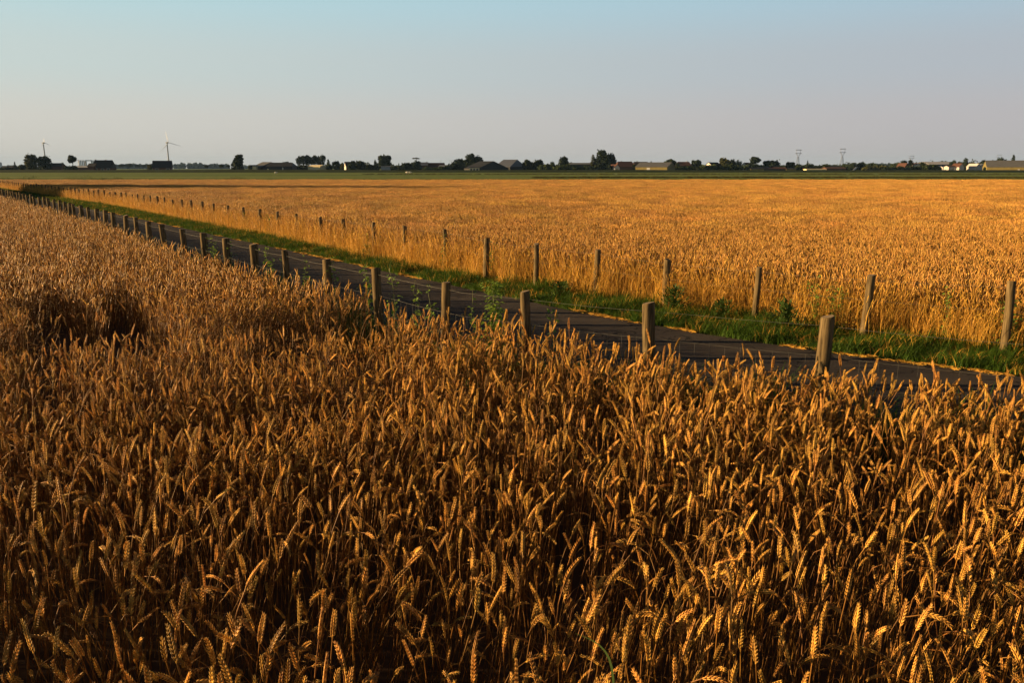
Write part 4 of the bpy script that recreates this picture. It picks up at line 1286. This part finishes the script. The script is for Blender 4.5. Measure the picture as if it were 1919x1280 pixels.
B('house', 1391, 1405, 304.5, 311, 'small red roofed house with a pale gable left of the round headed tree', 595, 'brick', 'tile_red', 8, .45, gable_m='render')
B('barn', 1404, 1428, 313, 316, 'low ochre walled shed under the round headed tree', 572, 'ochre', 'sheet_dark', 8)
B('barn', 1428, 1470, 313, 316, 'long low dark shed left of the first pylon', 574, 'sheet_dark', 'tile_red', 8)
B('barn', 1471, 1489, 315, 316.5, 'low ochre shed just left of the first pylon', 572, 'ochre', 'sheet_dark', 6)
B('greenhouse', 1509, 1545, 316.2, 317, 'long low bright yellow lit shed below the dark round bushes', 560, 'cream', 'cream', 6)
B('barn', 1545, 1580, 313, 315.5, 'low red brown shed between the two tall pylons', 580, 'brick', 'tile_red', 9)
B('barn', 1553, 1580, 311, 314, 'flat dark roof behind the low red brown shed', 640, 'sheet_dark', 'sheet_dark', 9)
B('cottage', 1684, 1698, 305.5, 313, 'small house with an orange lit gable near the right', 595, 'tile_red', 'tile_red', 8, .3, axis='y')
B('cottage', 1705, 1710, 305.5, 309, 'left one of the twin white gables', 640, 'white', 'tile_red', 8, .2, axis='y')
B('cottage', 1710.5, 1715, 305.5, 309, 'right one of the twin white gables', 640, 'white', 'tile_red', 8, .2, axis='y')
B('barn', 1728, 1778, 303, 308, 'long pale blue white roof among trees at right', 660, 'sheet_dark', 'white', 22)
B('cottage', 1758, 1769, 310, 313, 'small white cottage left of the larger white cottage', 600, 'white', 'tile_blue', 7, .3, gable_m='white')
B('cottage', 1773, 1789, 310, 312.5, 'long white cottage with a dark window', 590, 'white', 'tile_red', 7, windows=[(.42, .58, .35, .8)])
B('cottage', 1789, 1799, 306, 312, 'red roofed cottage with a white gable right of the long white one', 588, 'white', 'tile_red', 8, .2, axis='y')
B('house', 1817, 1831, 306.5, 312, 'bright white house with a broad gable at right', 590, 'white', 'white', 9, .2, axis='y')
B('cottage', 1831, 1837, 307, 311, 'tiny white gable right of the bright white house', 610, 'white', 'tile_blue', 7, .2, axis='y')
B('shed', 1800, 1842, 311, 314, 'low dark blue shed behind the white houses at right', 630, 'sheet_dark', 'tile_blue', 9)
B('barn', 1841, 1940, 300.5, 312.5, 'largest grey roofed barn, cut by the right border, ochre front wall', 560, 'ochre', 'sheet_grey', 26, -.42, doors=[(.62, .66, .2, .55, 'white')])

# tilted white panel
pb = MB(); c0 = at_y(1602, 315, 585)
pb.add([(-2.2, 0, .4), (-.6, 0, .4), (2.4, .6, 3.4), (.9, .6, 3.4), (-2.2, .2, .4), (-.6, .2, .4), (2.4, .8, 3.4), (.9, .8, 3.4)], [(0, 1, 2, 3), (7, 6, 5, 4), (0, 4, 5, 1), (1, 5, 6, 2), (2, 6, 7, 3), (3, 7, 4, 0)])
rt = empty('solar_panel', (c0[0], 585, 0)); tag(rt, 'tilted bright white panel before two dark trees', 'panel')
pb.build('panel', M['white'], rt); sb = MB(); sb.tube([(0, .7, -.03), (0, .7, 1.8)], .1, 6); sb.build('leg', M['steel'], rt)

# silos and far blocks
for i, px in enumerate((149.5, 152.7, 155.9, 159.1, 162.2, 173.4, 176.3)):
    Z = 1500; p = at_y(px, 318, Z); h = at_y(px, 299.5 if i not in (4,) else 301, Z)[2]; rad = (1.05 if i != 4 else 1.6) / F * Z
    root = empty('silo', (p[0], Z, -.03))
    tag(root, ['first', 'second', 'third', 'fourth', 'fifth and widest', 'sixth', 'seventh and rightmost'][i] + ' pale grey silo from the left behind the dark farmhouse', 'silo', 'pale silos on the left horizon')
    mb = MB(); mb.tube([(0, 0, 0), (0, 0, h * .93)], rad, 14); mb.build('tank', M['turbine'], root, smooth=False)
    mb = MB(); mb.tube([(0, 0, h * .93), (0, 0, h)], [rad * 1.02, rad * .3], 14); mb.build('roof', M['steel'], root)
br = at_y(166, 300.6, 1500); root = empty('gantry', (br[0], 1500, -.03)); tag(root, 'thin conveyor bridge across the top of the silos', 'gantry')
mb = MB(); mb.box(-6, 6, -1, 1, br[2] - .8, br[2] + .8); mb.build('bridge', M['steel'], root)
mb = MB(); mb.tube([(5, 0, 0), (5, 0, br[2] - .8)], .5, 6); mb.build('leg', M['steel'], root)
root = empty('office_block', (at_y(0, 318, 2600)[0], 2600, -.03)); tag(root, 'pale tower block on the far left horizon', 'building')
h = at_y(0, 304.5, 2600)[2]; mb = MB(); mb.box(-5, 5, -6, 6, 0, h); mb.build('wall', M['turbine'], root); mb = MB(); mb.box(-4.4, 4.4, -5, 5, h, h + 1.4); mb.build('roof', M['steel'], root)

# far blue woods
rg = np.random.default_rng(77)
lob = []
def wood(px0, px1, y0, y1, Z, k):
    for i in range(k):
        px = px0 + (px1 - px0) * (i + .5) / k; yt = y0 + (y1 - y0) * rg.random()
        p = at_y(px, yt, Z); w = (px1 - px0) / k / F * Z
        lob.append((p[0], Z + rg.uniform(-20, 20), p[2] * .5, w * .8, 12, p[2] * .52))
wood(338, 378, 305, 307, 2500, 14); wood(372, 432, 307, 309, 2500, 18); wood(325, 342, 307, 310, 2600, 6)
wood(213, 285, 306.5, 309, 2700, 22); wood(-40, 60, 309, 312, 3000, 26)
wood(1560, 1700, 309, 311, 2700, 34); wood(1615, 1690, 306, 308.5, 2300, 20); wood(450, 1200, 309.5, 311.5, 2900, 120); wood(1200, 1560, 309.5, 311.5, 3000, 60); wood(1700, 1960, 306, 310, 2600, 50)
v = leafcloud(lob, 60000, 4.5, rg, ragged=.05)
keep_lob, lob = lob, []
wood(838, 1200, 303, 311, 670, 60); wood(1200, 1700, 304, 312, 680, 85); wood(1690, 1960, 300, 309, 690, 44); wood(600, 840, 304, 312, 670, 40); wood(20, 178, 309, 315, 680, 24)
ob = fast_mesh('tree_belt', leafcloud(lob, 46000, .9, rg), M['tree_dark'], None); tag(ob, 'continuous low dark belt of bushes and trees behind the farms', 'woods', kind='stuff')
o = fast_mesh('distant_woods', v, M['tree_dark'], None); tag(o, 'bluish far woods just above the horizon', 'woods', kind='stuff')

# ------------------------------------------------------------------ wind turbines, pylons, masts, sheep
def turbine(px, yhub, Z, blades, Lb, lab):
    p = at_y(px, yhub, Z)
    root = empty('wind_turbine', (p[0], Z, -.03)); tag(root, lab, 'wind turbine', 'wind turbines on the horizon')
    h = p[2]
    mb = MB(); mb.tube([(0, 0, 0), (0, 0, h * .5), (0, 0, h - 1)], [2.4, 1.8, 1.25], 16); mb.build('tower', M['steel'], root, True)
    mb = MB(); mb.tube([(-4.2, 1.5, h), (-3, 1, h), (4, -1.4, h), (5, -1.8, h)], [1.0, 2.1, 2.1, 1.2], 10); mb.build('nacelle', M['steel'], root, True)
    mb = MB(); mb.tube([(4.6, -1.7, h), (6.6, -2.4, h)], [1.5, .4], 12); hub = mb.build('hub', M['turbine'], root, True)
    for a in blades:
        a = R(a); d = np.array([math.cos(a), 0.1, math.sin(a)]); s_ = np.array([-math.sin(a), 0, math.cos(a)])
        c = np.array([5.2, -2.2, h]); v = []
        for t, w in ((0, .6), (.12, 1.0), (.3, 1.2), (.6, .8), (.9, .4), (1, .1)):
            q = c + d * Lb * t
            v += [q - s_ * w * .3 + np.array([0, -.15, 0]), q + s_ * w * .9, q - s_ * w * .3 + np.array([0, .35 * (1 - t) + .1, 0])]
        f = []
        for j in range(5):
            for k in range(3): f.append((3 * j + k, 3 * j + (k + 1) % 3, 3 * j + 3 + (k + 1) % 3, 3 * j + 3 + k))
        bb = MB(); bb.add(v, f); bb.build('blade', M['turbine'], root, True)
turbine(313, 267, 2400, (103, 343, 223), 36, 'wind turbine with visible blades rising behind the dark roofed house')
turbine(81, 267.5, 2500, (95, 335, 215), 15, 'wind turbine rising behind the big far left tree clump')

def pylon(px, ytop, wpx, Z, lab):
    p = at_y(px, ytop, Z); H = p[2]; s_ = wpx / F * Z / 2
    root = empty('pylon', (p[0], Z, -.03)); tag(root, lab, 'pylon', 'lattice pylons on the right horizon')
    mb = MB(); t = .3
    b, wst = 4.0, 1.0
    for sx in (-1, 1):
        for sy in (-1, 1): mb.tube([(sx * b, sy * b, 0), (sx * wst, sy * wst, H * .62)], t, 4)
    k = 7
    for i in range(k):
        z0, z1 = H * .62 * i / k, H * .62 * (i + 1) / k
        w0, w1 = b + (wst - b) * i / k, b + (wst - b) * (i + 1) / k
        mb.tube([(-w0, -w0, z0), (w1, -w1, z1)], t * .6, 3); mb.tube([(w0, -w0, z0), (-w1, -w1, z1)], t * .6, 3)
    mb.build('lattice_tower', M['steel'], root)
    mb = MB()
    for sx in (-1, 1):
        mb.tube([(sx * wst, 0, H * .62), (sx * s_ * .75, 0, H * .78), (sx * s_ * .75, 0, H), ], t, 4)
        mb.tube([(0, 0, H * .66), (sx * s_ * .75, 0, H * .78)], t * .7, 4)
    mb.build('head_frame', M['steel'], root)
    for z, w in ((H * .78, 1.25), (H * .93, 1.1)):
        mb = MB(); mb.tube([(-s_ * w, 0, z), (s_ * w, 0, z)], t, 4); mb.tube([(-s_ * w, 0, z), (0, 0, z + 1.6), (s_ * w, 0, z)], t * .7, 4); mb.build('cross_arm', M['steel'], root)
pylon(1497, 278.5, 10, 1700, 'left one of the two tall pylons right of centre')
pylon(1580, 276.5, 10, 1650, 'right one of the two tall pylons, above low roofs')
pylon(1709, 290.5, 9, 2600, 'smaller third pylon over dark trees near the twin white gables')
pylon(1873, 289, 9, 2700, 'faint pylon above the ridge of the largest grey barn')
for px, yt, lab in ((826, 299.5, 'short thin mast over the brown roofed house'), (843, 299, 'left one of two thin masts near the broad tree'), (847, 299.5, 'right one of two thin masts near the broad tree')):
    p = at_y(px, yt, 640); root = empty('mast', (p[0], 640, -.03)); tag(root, lab, 'mast', 'thin masts left of the black barn')
    mb = MB(); mb.tube([(0, 0, 0), (0, 0, p[2])], [.14, .07], 6); mb.build('pole', M['steel'], root)
    mb = MB(); mb.tube([(-.5, 0, p[2] - .6), (.5, 0, p[2] - .6)], .06, 4); mb.build('crossbar', M['steel'], root)

def sheep(px, py, lab, rz, seed):
    p = on_plane(px, py, 0)
    bpy_me = MB()
    r = random.Random(seed)
    def ell(c, rad, nu=10, nv=7, mi=0, lump=0):
        v, f = [], []
        for i in range(nv + 1):
            th = math.pi * i / nv
            for j in range(nu):
                ph = 2 * math.pi * j / nu
                k = 1 + lump * r.uniform(-1, 1)
                v.append((c[0] + rad[0] * k * math.sin(th) * math.cos(ph), c[1] + rad[1] * k * math.sin(th) * math.sin(ph), c[2] + rad[2] * k * math.cos(th)))
        for i in range(nv):
            for j in range(nu): f.append((i * nu + j, (i + 1) * nu + j, (i + 1) * nu + (j + 1) % nu, i * nu + (j + 1) % nu))
        bpy_me.add(v, f, mi)
    ell((0, 0, .58), (.52, .25, .27), lump=.06)
    ell((.55, 0, .62), (.16, .12, .14)); ell((.66, 0, .5), (.13, .07, .08), mi=1)
    for sx in (-.33, .33):
        for sy in (-.12, .12): bpy_me.tube([(sx, sy, 0), (sx + .02, sy, .2), (sx, sy, .45)], [.035, .03, .06], 6, 1)
    for sy in (-1, 1): bpy_me.tube([(.56, sy * .07, .6), (.52, sy * .17, .58)], [.03, .015], 5, 1)
    o = bpy_me.build('sheep', [M['wool'], M['wool']], None, True); o.location = (p[0], p[1], -.03); o.rotation_euler = (0, 0, rz); o.scale = (1.15, 1.15, 1.15)
    tag(o, lab, 'sheep', 'sheep grazing at the foot of the dyke')
sheep(517, 325.6, 'white sheep grazing alone below the long dark barn at left', .2, 1)
sheep(763, 325.2, 'left one of two white sheep below the umbrella shaped tree', 2.9, 2)
sheep(768.5, 325.0, 'right one of two white sheep below the umbrella shaped tree', .3, 3)

# ------------------------------------------------------------------ haze
HAZE = 0.000045
if HAZE:
    hz = MB(); hz.box(-8000, 8000, -40, 11000, -1.0, 135)
    m = bpy.data.materials.new('haze'); m.use_nodes = True
    n_, l_ = m.node_tree.nodes, m.node_tree.links
    n_.remove(n_['Principled BSDF'])
    pv = n_.new('ShaderNodeVolumePrincipled'); pv.inputs['Color'].default_value = (.34, .58, 1.0, 1); pv.inputs['Density'].default_value = HAZE
    l_.new(pv.outputs[0], n_['Material Output'].inputs['Volume'])
    tag(hz.build('haze', m), 'thin pale evening haze', 'haze', kind='stuff')
